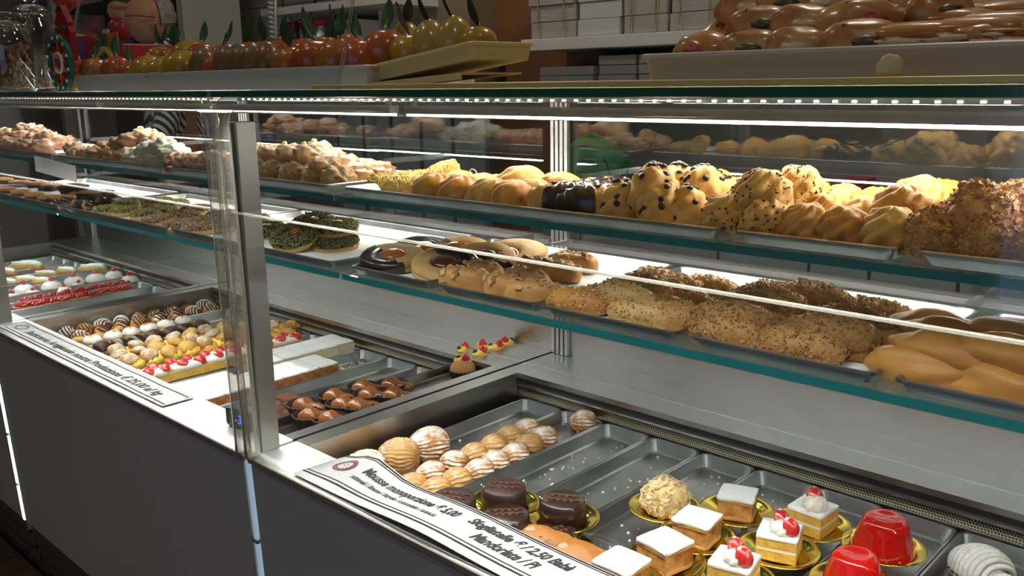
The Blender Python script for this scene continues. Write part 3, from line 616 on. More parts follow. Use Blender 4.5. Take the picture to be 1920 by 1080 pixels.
# middle well: small cream pastries
def v_driz(sd, m):
    b = choux(sd, .021, .018, .16, .05); g = G(); ps = [part('puff', b, m)]
    g = G()
    for i in range(5):
        x = -.014+.007*i; w = math.sqrt(max(.0, 1-(x/.021)**2)); g.tube([(x+.003*math.sin(3*t), .021*w*math.sin(t)*.95, .010+.0185*w*math.cos(t)) for t in [-1.2+.4*k for k in range(7)]], .0014, 5)
    return ps+[part('icing_drizzle', g, 'white_ice' if m == 'choc_brown' else 'drizzle')]
kind('driz', 'drizzled_puff', 'puff', .028, v_driz(1, 'baked'), v_driz(2, 'butter_pale'), v_driz(3, 'choc_brown'), v_driz(4, 'riccia'))
def v_iced(m, sd, cm='butter'):
    b = choux(sd, .022, .017, .12, .03); t = G().blob(.0215, .020, .011, 20, 9, .14, 2.5, .15, sd+2); return [part('puff', b, cm), part('icing', t, m, loc=(0, 0, .0135)), part('cream_filling', G().blob(.0225, .0215, .005, 20, 6, .15, 5, .5, sd), 'cream_yellow', loc=(0, 0, .007))]
kind('iced', 'iced_puff', 'puff', .026, v_iced('white_ice', 1), v_iced('white_ice', 2)); kind('chocpuff', 'chocolate_puff', 'puff', .026, v_iced('choc_matte', 3, 'choc_brown'), v_iced('choc', 4))
def v_cream(sd):
    return [part('puff_base', choux(sd, .022, .013, .15, .04), 'butter_pale'), part('cream_filling', G().blob(.022, .021, .009, 26, 8, .2, 5, .4, sd, lambda d, th, ph: 1+.10*math.sin(9*ph)), 'cream_yellow', loc=(.003, -.003, .009)), part('lid', G().blob(.019, .018, .011, 22, 9, .18, 2.4, .3, sd+3), 'sugar_tan' if sd % 2 else 'butter_pale', loc=(-.002, .002, .017), rot=(.25, -.15, 0))]
kind('creamp', 'cream_puff', 'puff', .030, v_cream(1), v_cream(2), v_cream(3), v_cream(4))
def berry(cutface=True):
    f = lambda d, th, ph: 1-.35*max(0, -d.x)**1.5
    return G().blob(.013, .0095, .0085, 16, 10, .05, 3, .15 if cutface else .7, 2, f)
def v_straw(sd):
    R = random.Random(sd); ps = [part('sponge', G().box(-.023, .023, -.042, .042, 0, .018), 'sponge'), part('cream', G().blob(.0245, .043, .011, 22, 9, .16, 4, .3, sd, e=.5), 'cream', loc=(0, 0, .017))]
    for i in range(4): ps.append(part('strawberry_half', BERRY, 'strawberry_cut', loc=((-.010, .010)[i % 2]+R.uniform(-.003, .003), -.030+.020*i, .026), rot=(R.uniform(-.4, .4), R.uniform(-.6, .2), R.uniform(0, 6)), sc=1.35))
    return ps
BERRY = berry().mesh('strawberry_half'); BERRY.materials.append(MATS['strawberry'])
kind('strawc', 'strawberry_cake', 'cake', .036, v_straw(1), v_straw(2), v_straw(3))
def v_block(w, d, side, h=.038, top='powder', mid=None):
    ps = [part('filling', G().box(-w/2, w/2, -d/2, d/2, .004, h-.005), side), part('pastry_base', G().box(-w/2-.0005, w/2+.0005, -d/2-.0005, d/2+.0005, 0, .004), 'baked_light'), part('sugared_top', G().blob(w/2, d/2, .003, 32, 8, .1, 6, .5, 3, e=.18), top, loc=(0, 0, h-.0048))]
    return ps
kind('block_c', 'custard_slice', 'cake', .040, v_block(.044, .046, 'custard')); kind('block_a', 'apricot_slice', 'cake', .040, v_block(.046, .044, 'apricot'))
kind('block_ch', 'chocolate_square', 'cake', .026, [part('sponge', G().box(-.022, .022, -.020, .020, 0, .016), 'sponge'), part('chocolate_top', G().box(-.0225, .0225, -.0205, .0205, .016, .025), 'choc_brown')])
def cup(r, h, n=22, m='paper_cup'):
    g = G(); v = []; k = n*2
    for z, rr in ((0, r*.72), (h, r*1.08)):
        for i in range(k): a = PI*i/n; q = rr*(1+.045*(-1)**i); v.append((q*math.cos(a), q*math.sin(a), z))
    v += [(x*.95, y*.95, z+.0008) for x, y, z in v]
    f = [(i, (i+1) % k, k+(i+1) % k, k+i) for i in range(k)]+[(2*k+(i+1) % k, 2*k+i, 3*k+i, 3*k+(i+1) % k) for i in range(k)]+[(k+i, k+(i+1) % k, 3*k+(i+1) % k, 3*k+i) for i in range(k)]+[tuple(range(k)), tuple(reversed(range(2*k, 3*k)))]
    return part('paper_cup', g.add(v, f, False), m)
kind('pear', 'syrup_cake', 'cake', .038, [cup(.029, .027), part('body', G().blob(.026, .020, .020, 36, 18, .05, 2, .8, 2, lambda d, th, ph: (1-.42*max(0, d.x)**1.1)*(1+1.9*max(0, d.x)**7)), 'pear_syrup', loc=(.004, 0, .003))])
def v_rasp():
    ps = [cup(.027, .020), part('body', G().blob(.026, .023, .022, 24, 12, .06, 2, .8, 4), 'pear_syrup' if 0 else 'baked_light', loc=(0, 0, .002)), part('cream', G().blob(.020, .010, .007, 18, 8, .2, 4, .4, 2), 'cream_yellow', loc=(0, 0, .035))]
    ras = G()
    for i in range(3):
        for j in range(7 if i < 2 else 1):
            a = 2*PI*j/7+i; r = (.0065, .0048, 0)[i]; ras.blob(.0030, .0030, .0030, 7, 5, flat=.8, M=Matrix.Translation((r*math.cos(a), r*math.sin(a), (.000, .004, .008)[i])))
    return ps+[part('raspberry', ras, 'raspberry', loc=(-.007, .002, .040)), part('blueberry', G().blob(.0055, .0055, .005, 10, 7, flat=.8), 'blueberry', loc=(.010, -.003, .038))]
kind('rasp', 'raspberry_cake', 'cake', .045, v_rasp())
# right well
def riccia(a, b, c, n, sd):
    def fn(d, th, ph):
        t = math.atan2(d.z, d.y)/PI; w = t*n+.7*NZ.noise(Vector((d.x*2+sd, t*2, sd)))+.25*d.x*d.x; fr_ = w-math.floor(w)
        return (1+.13*(fr_**1.5-.4)*math.sqrt(max(0, 1-d.x*d.x)))*(1-.30*max(0, d.x)**2.2)
    return G().blob(a, b, c, 72, 56, .05, 2, .55, sd, fn)
kind('ricc_big', 'clam_pastry', 'pastry', .046, [part('body', riccia(.042, .038, .031, 15, 1), 'riccia')], [part('body', riccia(.042, .038, .031, 15, 5), 'riccia_plain')])
kind('ricc', 'clam_pastry', 'pastry', .031, *[[part('body', riccia(.027, .022, .020, 9, sd), m)] for sd, m in ((2, 'riccia'), (3, 'riccia'), (4, 'riccia_plain'))])
kind('plate', 'gold_plate', 'plate', .010, [part('plate', G().lathe([(0, .0005), (.034, .0005), (.040, .005), (.046, .0075), (.051, .0085), (.0535, .0075), (.053, .0062), (.045, .005), (.040, .003), (.036, -.001), (0, -.001)], 48), 'gold')])
def v_sacher(m, script):
    ps = [part('glazed_body', G().lathe([(0, 0), (.033, 0), (.0335, .022), (.032, .030), (.029, .0325), (0, .033)], 40), m)]
    if script:   # looped piped flourish on top
        for k in range(2): ps.append(part('piped_script', G().tube([(-.02+.0014*i+.004*math.sin(i*.9), .006-.013*k+.0035*math.cos(i*.9), .0336) for i in range(30)], .0009, 5), 'choc_brown'))
    for i in range(3): ps.append(part('sugar_pearl', PEARL, 'silver_ball', loc=(-.0285-.0022*abs(i-1), -.010+.004*i, .0335-.0045*i)))
    return ps
PEARL = G().blob(.0022, .0022, .0022, 10, 7, flat=.9).mesh('sugar_pearl'); PEARL.materials.append(MATS['silver_ball'])
kind('sacher', 'chocolate_cake', 'cake', .033, v_sacher('choc_matte', 1), v_sacher('choc', 1))
kind('orangep', 'wedge_pastry', 'pastry', .03, [part('body', G().blob(.045, .028, .022, 24, 12, .16, 2, .6, 3, e=.8), 'orange_pastry')], [part('body', G().blob(.042, .028, .022, 24, 12, .16, 2, .6, 8, e=.8), 'orange_pastry')])
b_ = G().blob(.036, .035, .034, 28, 16, .08, 2, .45, 2)
kind('almdome', 'almond_dome', 'cake', .05, [part('body', b_, 'almond_dome'), part('almond_flakes', G().bits(b_, 260, .0065, 4, .002, 'flake', 1.2), 'almond_flake', stuff=True)])
kind('wslice', 'sugared_slice', 'cake', .043, [part('pastry_base', G().blob(.031, .031, .005, 26, 8, .12, 6, .5, 1, e=.3), 'baked_light'), part('apricot_filling', G().box(-.029, .029, -.029, .029, .005, .031), 'apricot'), part('pastry_lid', G().box(-.0305, .0305, -.0305, .0305, .031, .036), 'baked_light'), part('powdered_sugar', G().blob(.0312, .0312, .0032, 44, 10, .10, 7, .5, 2, e=.16), 'powder', loc=(0, 0, .0352))])
def v_ss(k):
    ps = [part('sponge', G().box(-.030, .030, -.030, .030, 0, .016), 'sponge'), part('cream_layer', G().box(-.0295, .0295, -.0295, .0295, .016, .021), 'cream'), part('sponge', G().box(-.030, .030, -.030, .030, .021, .035), 'sponge'), part('white_frosting', G().blob(.0308, .0308, .004, 44, 10, .05, 5, .5, 2, e=.16), 'powder', loc=(0, 0, .034)),
          part('whipped_cream', G().blob(.020, .020, .016, 36, 12, .06, 2, .4, 3, lambda d, th, ph: 1+.10*math.sin(8*ph+5*th)), 'cream', loc=(.006, -.006, .0385))]
    for i in range(k): ps.append(part('strawberry_half', BERRY, 'strawberry', loc=(.000+.016*i, .002-.012*i, .052-.004*i), rot=(.3-.9*i, -1.15, 2.2+1.0*i), sc=1.5))
    ps.append(part('pistachio_crumbs', G().bits(G().blob(.0165, .0165, .0135, 16, 8, flat=.4, M=Matrix.Translation((.006, -.006, .0385))), 14, .0016, 3, .041), 'pistachio', stuff=True))
    return ps
kind('sslice', 'strawberry_slice', 'cake', .043, v_ss(1), v_ss(2))
kind('jelly', 'red_jelly', 'dessert', .046, [part('body', G().lathe([(0, 0), (.037, 0), (.0375, .003), (.0345, .012), (.029, .030), (.026, .040), (.022, .0445), (.016, .0455), (.013, .0445), (0, .044)], 44), 'jelly'), part('sugar_grains', G().bits(G().lathe([(.037, .0), (.0385, .004)], 30), 40, .0018, 2), 'almond_flake', stuff=True)])
mb = G()
for i in range(11):
    t = -.5+.1*i; y = .05*t*1.3; w = math.sqrt(max(.05, 1-(y/.036)**2)); mb.tube([(-.034*w*math.cos(q), y+.004*math.sin(q*2), .006+.036*w*math.sin(q)) for q in [PI*k/12 for k in range(13)]], .0042, 7)
kind('mont', 'piped_mound', 'dessert', .046, [cup(.036, .012), part('chestnut_core', G().blob(.032, .033, .034, 22, 12, flat=.1), 'mont_blanc', loc=(0, 0, .003)), part('piped_strands', mb, 'mont_blanc')])
# things on top of the case
def v_roll(sd, m, fm):
    return [part('bun', G().blob(.040, .030, .026, 30, 16, .12, 1.8, .6, sd, e=.92), m), part('filling', G().blob(.017, .012, .008, 16, 9, .25, 3, .4, sd), fm, loc=(.006, -.021, .016), rot=(.3, 0, 0)), part('topping', G().blob(.010, .005, .004, 10, 6, .25, 3, .4, sd), 'olive_bit', loc=(-.010, -.014, .032), rot=(.5, 0, .4))]
kind('roll', 'filled_roll', 'roll', .042, v_roll(1, 'bun', 'cheese'), v_roll(2, 'bun_pale', 'cheese'), v_roll(3, 'bun', 'spinach'), v_roll(4, 'bun_pale', 'ham'))
kind('flatroll', 'filled_sandwich', 'sandwich', .028, [part('lower_bread', finger(.052, .026, .012, 2, .1, .8), 'bun'), part('cheese_slice', finger(.046, .026, .006, 4, .2, .8), 'cheese', loc=(0, -.004, .013)), part('ham_slice', finger(.044, .026, .004, 5, .25, .8), 'ham', loc=(0, -.003, .016)), part('upper_bread', finger(.050, .024, .012, 3, .1, .8), 'bun_pale', loc=(0, .003, .017), rot=(.12, 0, 0))])
# ================================================================ upper shelf, right case
ZU, ZL, ZW = UP+.0042, LO+.0042, .6665
UG = 'pastries on the upper shelf of the right case'
row('crumb', 'yellow crumb-coated stick', 'on the upper shelf', 'yellow crumb sticks', [(737, 347, dict(rz=.75)), (766, 361, dict(rz=.7, Y=.935)), (786, 338, dict(rz=.6, Y=1.02)), (822, 326, dict(rz=.65, ry=-.45, Y=1.02)), (842, 338, dict(rz=.9, Y=1.05))], Y=.975, floor=ZU)
row('shell', 'plain piped shell biscuit', 'in the front row', 'piped shell biscuits', [(817, 370), (867, 373), (922, 379), (966, 384), (1003, 374, dict(Y=.95))], Y=.925, rz=.6, jit=.4, floor=ZU, s=1.08)
row('shell', 'plain piped shell biscuit', 'in the rear row', 'piped shell biscuits', [(862, 350), (905, 350), (935, 349), (1026, 368, dict(Y=.96)), (1075, 362), (1110, 364)], Y=1.0, rz=.6, jit=.5, floor=ZU, s=.95)
row('shell', 'piped shell biscuit lying on top', 'of the shell pile', 'piped shell biscuits', [(982, 342, dict(s=1.35, rz=.5)), (1052, 350, dict(rz=.9))], Y=.99, floor=ZU, s=1.15)
row('dip', 'ridged biscuit half dipped in chocolate', 'in front', 'chocolate-dipped biscuits', [(1047, 391, dict(rz=.15)), (1113, 401, dict(rz=PI+.35))], Y=.925, floor=ZU, s=1.1)
row('dip', 'chocolate-dipped ridged biscuit', 'behind the front pair', 'chocolate-dipped biscuits', [(1085, 378, dict(rz=.3)), (1118, 372, dict(rz=.2, Y=1.03)), (1150, 375, dict(rz=PI+.2)), (1150, 362, dict(Y=1.06, rz=.1))], Y=.985, floor=ZU)
row('chip', 'chocolate chip mound', 'in the bottom front row', 'chocolate chip mounds', [(1167, 400), (1240, 406, dict(s=1.15))], Y=.925, jit=3, floor=ZU, s=1.1)
row('chip', 'chocolate chip mound', 'in the bottom rear rows', 'chocolate chip mounds', [(1205, 385), (1288, 396, dict(Y=.94)), (1325, 385), (1372, 372, dict(Y=1.06)), (1270, 380, dict(Y=1.05))], Y=.99, jit=3, floor=ZU, s=1.05)
row('chip', 'chocolate chip mound', 'on top of the pile', 'chocolate chip mounds', [(1228, 352, dict(s=1.22, Y=.935)), (1270, 345), (1316, 347), (1342, 355, dict(Y=1.06))], Y=.985, jit=3, floor=ZU, s=1.1)
row('speck', 'brown-speckled piped puff', 'in the bottom row', 'speckled puffs', [(1362, 410), (1437, 416), (1500, 385, dict(Y=.99)), (1395, 385, dict(Y=1.0)), (1540, 388, dict(Y=1.05))], Y=.925, jit=3, floor=ZU, s=1.02)
row('speck', 'brown-speckled piped puff', 'on top', 'speckled puffs', [(1430, 358), (1498, 350, dict(Y=1.0))], Y=.945, jit=3, floor=ZU, s=1.12)
row('swirl', 'plain piped puff', 'in the front row', 'plain piped puffs', [(1510, 425), (1584, 434), (1672, 434, dict(s=1.12))], Y=.925, jit=3, floor=ZU, s=1.04)
row('swirl', 'plain piped puff', 'in the rear rows', 'plain piped puffs', [(1548, 398), (1620, 405), (1580, 380, dict(Y=1.05)), (1640, 385, dict(Y=1.05)), (1700, 405, dict(Y=1.0)), (1755, 395, dict(Y=1.06))], Y=.98, jit=3, floor=ZU, s=1.04)
row('swirl', 'plain piped puff', 'on top of the pile', 'plain piped puffs', [(1692, 388), (1722, 368, dict(Y=1.04)), (1765, 376, dict(Y=1.07))], Y=.96, jit=3, floor=ZU, s=1.12)
row('nutball', 'nut-crusted brown puff', 'in the bottom row', 'nut-crusted puffs', [(1745, 455), (1855, 462), (1910, 428, dict(Y=.99)), (1800, 425, dict(Y=.99)), (1962, 470)], Y=.925, jit=3, floor=ZU, s=1.02)
row('nutball', 'nut-crusted brown puff', 'on top of the pile', 'nut-crusted puffs', [(1836, 398, dict(s=1.22)), (1908, 385, dict(Y=1.0))], Y=.95, jit=3, floor=ZU, s=1.05)
# ================================================================ lower shelf, right case
VW = math.radians(38)
for u, v, Y_, kw in [(738, 506, .94, dict(var=0, lb='oval jam biscuit, its front edge dipped in dark chocolate')), (795, 488, 1.02, dict(var=1, lb='oval jam biscuit leaning, its far half chocolate-dipped')), (835, 503, .955, dict(var=2, lb='oval biscuit with dark filling, its upper right end chocolate-dipped', rx=.35)), (862, 485, 1.06, dict(var=3, lb='plain pale oval jam biscuit behind the dipped ones')),
                     (908, 489, 1.03, dict(var=4, lb='oval biscuit leaning behind the almond bars, lower edge dipped', rx=.35)), (950, 489, 1.07, dict(var=3, lb='undipped oval biscuit leaning, second from the right', rx=.3)), (968, 494, 1.10, dict(var=3, lb='undipped oval biscuit at the right end of the row'))]:
    c = py(u, v, Y_); c.z = max(ZL+.010, c.z-.006); place('jam', c, kw['lb'], 'oval jam biscuits', VW, 1.15, kw['var'], kw.get('rx', .22)+.08)
row('almond', 'almond flake bar', 'in the front row', 'almond flake bars', [(872, 536), (947, 553)], Y=.918, rz=.05, jit=.25, floor=ZL, s=1.05)
row('almond', 'almond flake bar', 'in the middle row', 'almond flake bars', [(905, 522), (990, 542), (1000, 556, dict(Y=.92, rz=.5))], Y=.975, rz=.05, jit=.15, floor=ZL, s=1.02)
row('almond', 'almond flake bar', 'in the rear row', 'almond flake bars', [(925, 511), (1008, 524), (1046, 532), (1078, 527, dict(Y=1.12))], Y=1.05, rz=.05, jit=.2, floor=ZL)
row('gran', 'pale granule-coated finger', 'in the front row', 'granule-coated fingers', [(1085, 578, dict(var=0)), (1203, 601, dict(var=1))], Y=.918, jit=.22, floor=ZL, s=1.06)
row('gran', 'pale granule-coated finger', 'in the second row', 'granule-coated fingers', [(1135, 568), (1240, 588), (1268, 600, dict(Y=.93))], Y=.955, jit=.25, floor=ZL, s=1.04)
row('gran', 'pale granule-coated finger', 'in the rear rows', 'granule-coated fingers', [(1180, 555), (1290, 572), (1330, 560, dict(Y=1.1)), (1270, 560, dict(Y=1.08)), (1230, 546, dict(Y=1.1))], Y=1.015, jit=.25, floor=ZL, s=1.02)
row('gran', 'pale granule-coated finger', 'lying on top', 'granule-coated fingers', [(1170, 552, dict(var=1)), (1208, 535, dict(Y=.985, var=0)), (1250, 541, dict(Y=1.03))], Y=.935, jit=.22, floor=ZL, s=1.04)
row('nutf', 'brown nut-crusted finger', 'in the bottom front row', 'nut-crusted fingers', [(1362, 632), (1500, 668)], Y=.918, jit=.22, floor=ZL, s=1.02)
row('nutf', 'brown nut-crusted finger', 'in the bottom rear rows', 'nut-crusted fingers', [(1420, 622), (1572, 648), (1620, 632, dict(Y=1.01)), (1470, 605, dict(Y=1.01)), (1640, 615, dict(Y=1.07))], Y=.955, jit=.22, floor=ZL)
row('nutf', 'brown nut-crusted finger', 'in the top layer', 'nut-crusted fingers', [(1375, 592), (1558, 618, dict(Y=.94)), (1412, 572, dict(Y=.98)), (1600, 600, dict(Y=.99)), (1445, 560, dict(Y=1.03))], Y=.93, jit=.22, floor=ZL, s=1.02)
row('nutf', 'brown nut-crusted finger', 'at the very back', 'nut-crusted fingers', [(1525, 552), (1640, 585), (1455, 552, dict(Y=1.1))], Y=1.07, jit=.22, floor=ZL)
row('plainf', 'smooth plain finger', 'in the bottom layer', 'smooth plain fingers', [(1742, 708, dict(s=1.15, rz=-.05)), (1672, 680, dict(Y=.975)), (1690, 660, dict(Y=1.03)), (1890, 738), (1880, 712, dict(Y=.965))], Y=.921, jit=.18, floor=ZL, s=1.05)
row('plainf', 'smooth plain finger', 'in the top layer', 'smooth plain fingers', [(1786, 660, dict(s=1.12)), (1790, 632, dict(Y=.98)), (1905, 665, dict(Y=.93)), (1770, 615, dict(Y=1.03)), (1912, 632, dict(Y=.99))], Y=.93, jit=.18, floor=ZL, s=1.06)
# ================================================================ middle case shelves
BG = 'sugared buns on the upper shelf of the middle case'
row('bun_tan', 'sugared bun', 'in the bottom layer, middle case', BG, [(440, 332), (485, 337), (515, 342), (553, 342), (596, 337), (633, 330), (673, 325, dict(Y=1.0)), (712, 320, dict(Y=1.04))], Y=.93, jit=.6, floor=ZU, rz=.7, s=(1.0, 1.0, 1.15))
row('bun_tan', 'sugared bun', 'in the second layer, middle case', BG, [(465, 310), (500, 312), (527, 313), (562, 317), (608, 310), (648, 308, dict(Y=1.0)), (685, 314, dict(Y=1.05))], Y=.935, jit=.6, floor=ZU, rz=.7, s=(1.0, 1.0, 1.15))
row('bun_tan', 'sugared bun', 'in the top layer, middle case', BG, [(475, 285), (511, 287), (541, 287), (576, 288), (597, 282, dict(Y=.99)), (622, 297, dict(Y=.99))], Y=.95, jit=.6, floor=ZU, rz=.7, s=(1.0, 1.0, 1.1))
MG = 'mixed sugared pastries on the upper shelf of the middle case'
row('bun_tan', 'small sugared pastry', 'at left of the mixed tray', MG, [(140, 276, dict(Y=.95)), (146, 293), (167, 292)], Y=.92, jit=1, floor=ZU, s=1.0)
row('bun_brown', 'browned pastry', 'at front of the mixed pile', MG, [(185, 297), (212, 303), (232, 304)], Y=.92, jit=1, floor=ZU, s=1.1)
row('bun_brown', 'browned pastry', 'high in the mixed pile', MG, [(205, 278), (230, 270), (247, 264)], Y=.96, jit=1, floor=ZU, s=1.25)
row('bun_tan', 'crusted sugared pastry', 'at the peak of the mixed pile', MG, [(268, 257), (285, 262)], Y=.99, jit=1, floor=ZU, s=1.3)
row('bun_green', 'pale greenish sugared pastry', 'of the mixed pile', MG, [(285, 280), (307, 274), (326, 286), (255, 303), (290, 306), (312, 308)], Y=.94, jit=1, floor=ZU, s=1.25)
row('bun_pink', 'pinkish sugared pastry', 'at right of the mixed pile', MG, [(335, 318), (360, 325), (362, 304), (388, 327), (405, 325), (385, 302), (408, 300), (425, 305)], Y=.925, jit=1, floor=ZU, s=1.25)
row('striped', 'round half chocolate-dipped biscuit', 'on the lower shelf', 'small half-dipped biscuits', [(120, 388), (132, 394), (148, 386, dict(Y=1.0)), (157, 400), (165, 388, dict(Y=.99)), (182, 387, dict(Y=1.02)), (176, 396), (200, 390, dict(Y=.99)), (212, 388, dict(Y=1.05))], Y=.93, jit=1.5, floor=ZL, rx=-.5, s=1.15)
row('disc_p', 'small pistachio-topped biscuit', 'on the lower shelf', 'small pistachio biscuits', [(205, 408, dict(Y=.925)), (238, 408), (238, 396, dict(Y=1.0)), (272, 403), (268, 392, dict(Y=1.05)), (305, 402, dict(Y=1.0)), (300, 394, dict(Y=1.08)), (330, 402, dict(Y=1.08))], Y=.945, jit=1, floor=ZL, s=.95)
row('disc_h', 'hazelnut-topped biscuit', 'on the lower shelf', 'hazelnut biscuits', [(300, 431), (340, 428), (345, 414, dict(Y=.99)), (375, 446), (382, 428, dict(Y=.97)), (370, 412, dict(Y=1.06)), (408, 440, dict(Y=.96)), (420, 425, dict(Y=1.05)), (450, 435, dict(Y=1.02)), (478, 438, dict(Y=1.06))], Y=.92, jit=1, floor=ZL, s=1.0)
for u, v, Y_, dz, lb, rx in [(500, 468, .99, 0, 'large pistachio biscuit at the left of its tray', .15), (555, 470, .945, .014, 'large pistachio biscuit tilted forward, nearest the glass', .38), (588, 446, 1.03, .020, 'large pistachio biscuit leaning at the back of the stack', .3), (630, 468, 1.0, 0, 'large pistachio biscuit under another at the right', .12), (630, 445, 1.02, .023, 'large pale pistachio biscuit stacked on top at the right', .12)]:
    c = py(u, v, Y_); c.z = ZL+dz; place('disc_big', c, lb, 'large pistachio biscuits', .5, 1.0, 1 if 'pale' in lb else 0, rx)
# ================================================================ far left case shelves
row('bun_pink', 'pink sugared pastry', 'in the bottom layer, far left case', 'pink sugared pastries', [(-20, 275), (8, 277), (30, 280), (50, 282), (80, 281), (105, 272, dict(Y=1.02)), (122, 275, dict(Y=1.05))], Y=.93, jit=1, floor=ZU, s=1.3)
row('bun_pink', 'pink sugared pastry', 'in the upper layers, far left case', 'pink sugared pastries', [(10, 252), (40, 258), (62, 262), (88, 258), (50, 243, dict(Y=.99)), (68, 248, dict(Y=1.0))], Y=.955, jit=1, floor=ZU, s=1.3)
row('tart', 'dark chocolate tartlet', 'on the far left shelf', 'dark tartlets', [(138, 357, dict(Y=1.0, s=1.35)), (168, 368, dict(Y=.97)), (190, 366, dict(Y=1.02))], Y=.97, floor=ZL, s=1.1)
row('florentine', 'dark almond-topped square', 'on the far left shelf', 'almond squares', [(-10, 368), (15, 371), (40, 373), (66, 374), (92, 374), (118, 372), (10, 360, dict(Y=1.03)), (40, 362, dict(Y=1.03)), (72, 362, dict(Y=1.05)), (100, 362, dict(Y=1.05))], Y=.93, jit=.4, floor=ZL, s=1.2)
# ================================================================ far left well
WG = 'white glazed domes with cherries'
row('dome', 'white glazed dome with a red cherry', 'in the far well', WG, [(45, 541), (97, 534), (138, 526), (179, 520), (214, 515), (244, 524)], z=ZW, s=1.06)
row('dome', 'smaller white glazed dome', 'in front of the cherry domes', WG, [(25, 556), (62, 550), (120, 543), (148, 536)], z=ZW, s=.8)
CG = 'red currant tartlets'
row('currant', 'red currant tartlet', 'in the front row', CG, [(42, 574), (66, 571), (90, 567), (114, 563), (138, 558), (162, 554), (186, 549), (210, 545), (233, 542)], z=ZW, s=1.0)
row('currant', 'red currant tartlet', 'in the second row', CG, [(50, 563), (76, 559), (102, 555), (128, 550), (154, 545), (180, 540), (205, 536), (230, 532)], z=ZW, s=.95)
row('cannolo', 'green cream roll dusted with sugar', 'in the far well', 'green cream rolls', [(12, 512), (50, 502, dict(s=1.3)), (12, 532), (50, 527), (86, 517), (126, 510), (176, 506, dict(s=1.15)), (82, 530), (-8, 545)], z=ZW, rz=.5, jit=.3, s=.95)
# ================================================================ middle well, row by row
PG = 'small cream puffs in the middle well'
def grid_row(key, base, where, n, x, y0, y1, s=1, jx=.006, group=PG, rz=0, jit=3, z=ZW, **k):
    R = random.Random(base+where)
    for i in range(n):
        r = 'nearest the glass' if i == 0 else 'furthest back' if i == n-1 else ORD[i]+' back'
        place(key, (x+R.uniform(-jx, jx), y0+(y1-y0)*i/max(1, n-1), z), base+', '+r+' '+where, group, rz+R.uniform(-jit, jit), s, k.get('var', R.randrange(9)), 0, 0)
grid_row('driz', 'drizzled puff', 'in the leftmost row', 9, -2.368, .835, 1.215, (1.1, 1.1, 1.35))
grid_row('driz', 'drizzled puff', 'in the second row', 8, -2.322, .85, 1.21, (1.1, 1.1, 1.35))
grid_row('iced', 'white-iced puff', 'in the iced row', 6, -2.243, .85, 1.09, (1.12, 1.12, 1.4))
grid_row('creamp', 'yellow-edged puff', 'beside the iced row', 3, -2.28, .83, .92, .9)
grid_row('chocpuff', 'chocolate-topped puff', 'in the chocolate row', 7, -2.166, .84, 1.10, (1.12, 1.12, 1.4))
grid_row('chocpuff', 'small chocolate-topped puff', 'beside the chocolate row', 3, -2.122, .84, .93, .9)
grid_row('creamp', 'yellow cream puff', 'in the first cream row', 8, -2.085, .845, 1.16, (1.12, 1.12, 1.4))
grid_row('creamp', 'yellow cream puff', 'in the second cream row', 8, -2.035, .825, 1.15, (1.12, 1.12, 1.4))
grid_row('creamp', 'yellow cream puff', 'in the third cream row', 9, -1.985, .83, 1.20, (1.12, 1.12, 1.4))
grid_row('swirl', 'plain round puff', 'before the strawberry cakes', 5, -1.93, 1.0, 1.21, .82)
row('swirl', 'plain round puff with crumbs', 'at the right end of the rows', PG, [(500, 628), (520, 642), (535, 620), (552, 612)], z=ZW, s=.95)
SGp = 'strawberry cream cakes in the middle well'
grid_row('strawc', 'strawberry and cream sponge cake', 'in its row', 5, -1.875, .822, 1.16, 1.0, .0, SGp, 0, 0)
CS = 'cut slices in the middle well'
for k_, (x, key, nm, y0, n) in enumerate([(-1.765, 'block_c', 'white-topped custard slice', 1.03, 5), (-1.655, 'block_a', 'white-topped apricot slice', .82, 7), (-1.610, 'block_a', 'white-topped apricot slice', .82, 7), (-1.72, 'block_c', 'white-topped custard slice', 1.03, 5), (-1.70, 'block_c', 'white-topped vanilla slice', .80, 3)]):
    grid_row(key, nm, ['in the left strip', 'in the left apricot strip', 'in the right apricot strip', 'in the right strip', 'by the front strip'][k_], n, x, y0, y0+.0475*(n-1) if key == 'block_c' else y0+.0455*(n-1), 1.0, 0, CS, 0, 0, ZW)
row('block_ch', 'chocolate-topped sponge square', 'by the thermometer', 'chocolate squares', [(507, 762), (535, 755), (520, 775), (548, 770), (512, 788), (538, 783)], z=ZW, rz=0)
# dark tray with syrup cakes
mat('dark_tray', (.16, .15, .14), .3, 1)
e = obj('dark_tray', tray_mesh(.118, .50, .018, .01), 'dark_tray', loc=(-1.318, 1.02, .690)); tag(e, 'long dark tray holding pear-shaped cakes and raspberry cakes', 'tray')
ZD = .6925
row('pear', 'pear-shaped syrup cake in a dark cup', 'front row', 'pear-shaped syrup cakes', [(581, 784), (618, 790), (669, 765), (738, 744)], z=ZD, rz=.75, jit=.25, s=1.02)
row('pear', 'pear-shaped syrup cake in a dark cup', 'rear row', 'pear-shaped syrup cakes', [(569, 764), (642, 762), (626, 747), (692, 744), (680, 730), (734, 725)], z=ZD, rz=.75, jit=.25, s=1.02)
row('rasp', 'raspberry-topped cake in a dark cup', 'on the dark tray', 'raspberry cakes', [(868, 690), (900, 676), (868, 668), (930, 664), (905, 660), (952, 655)], z=ZD, jit=3, s=1.05)
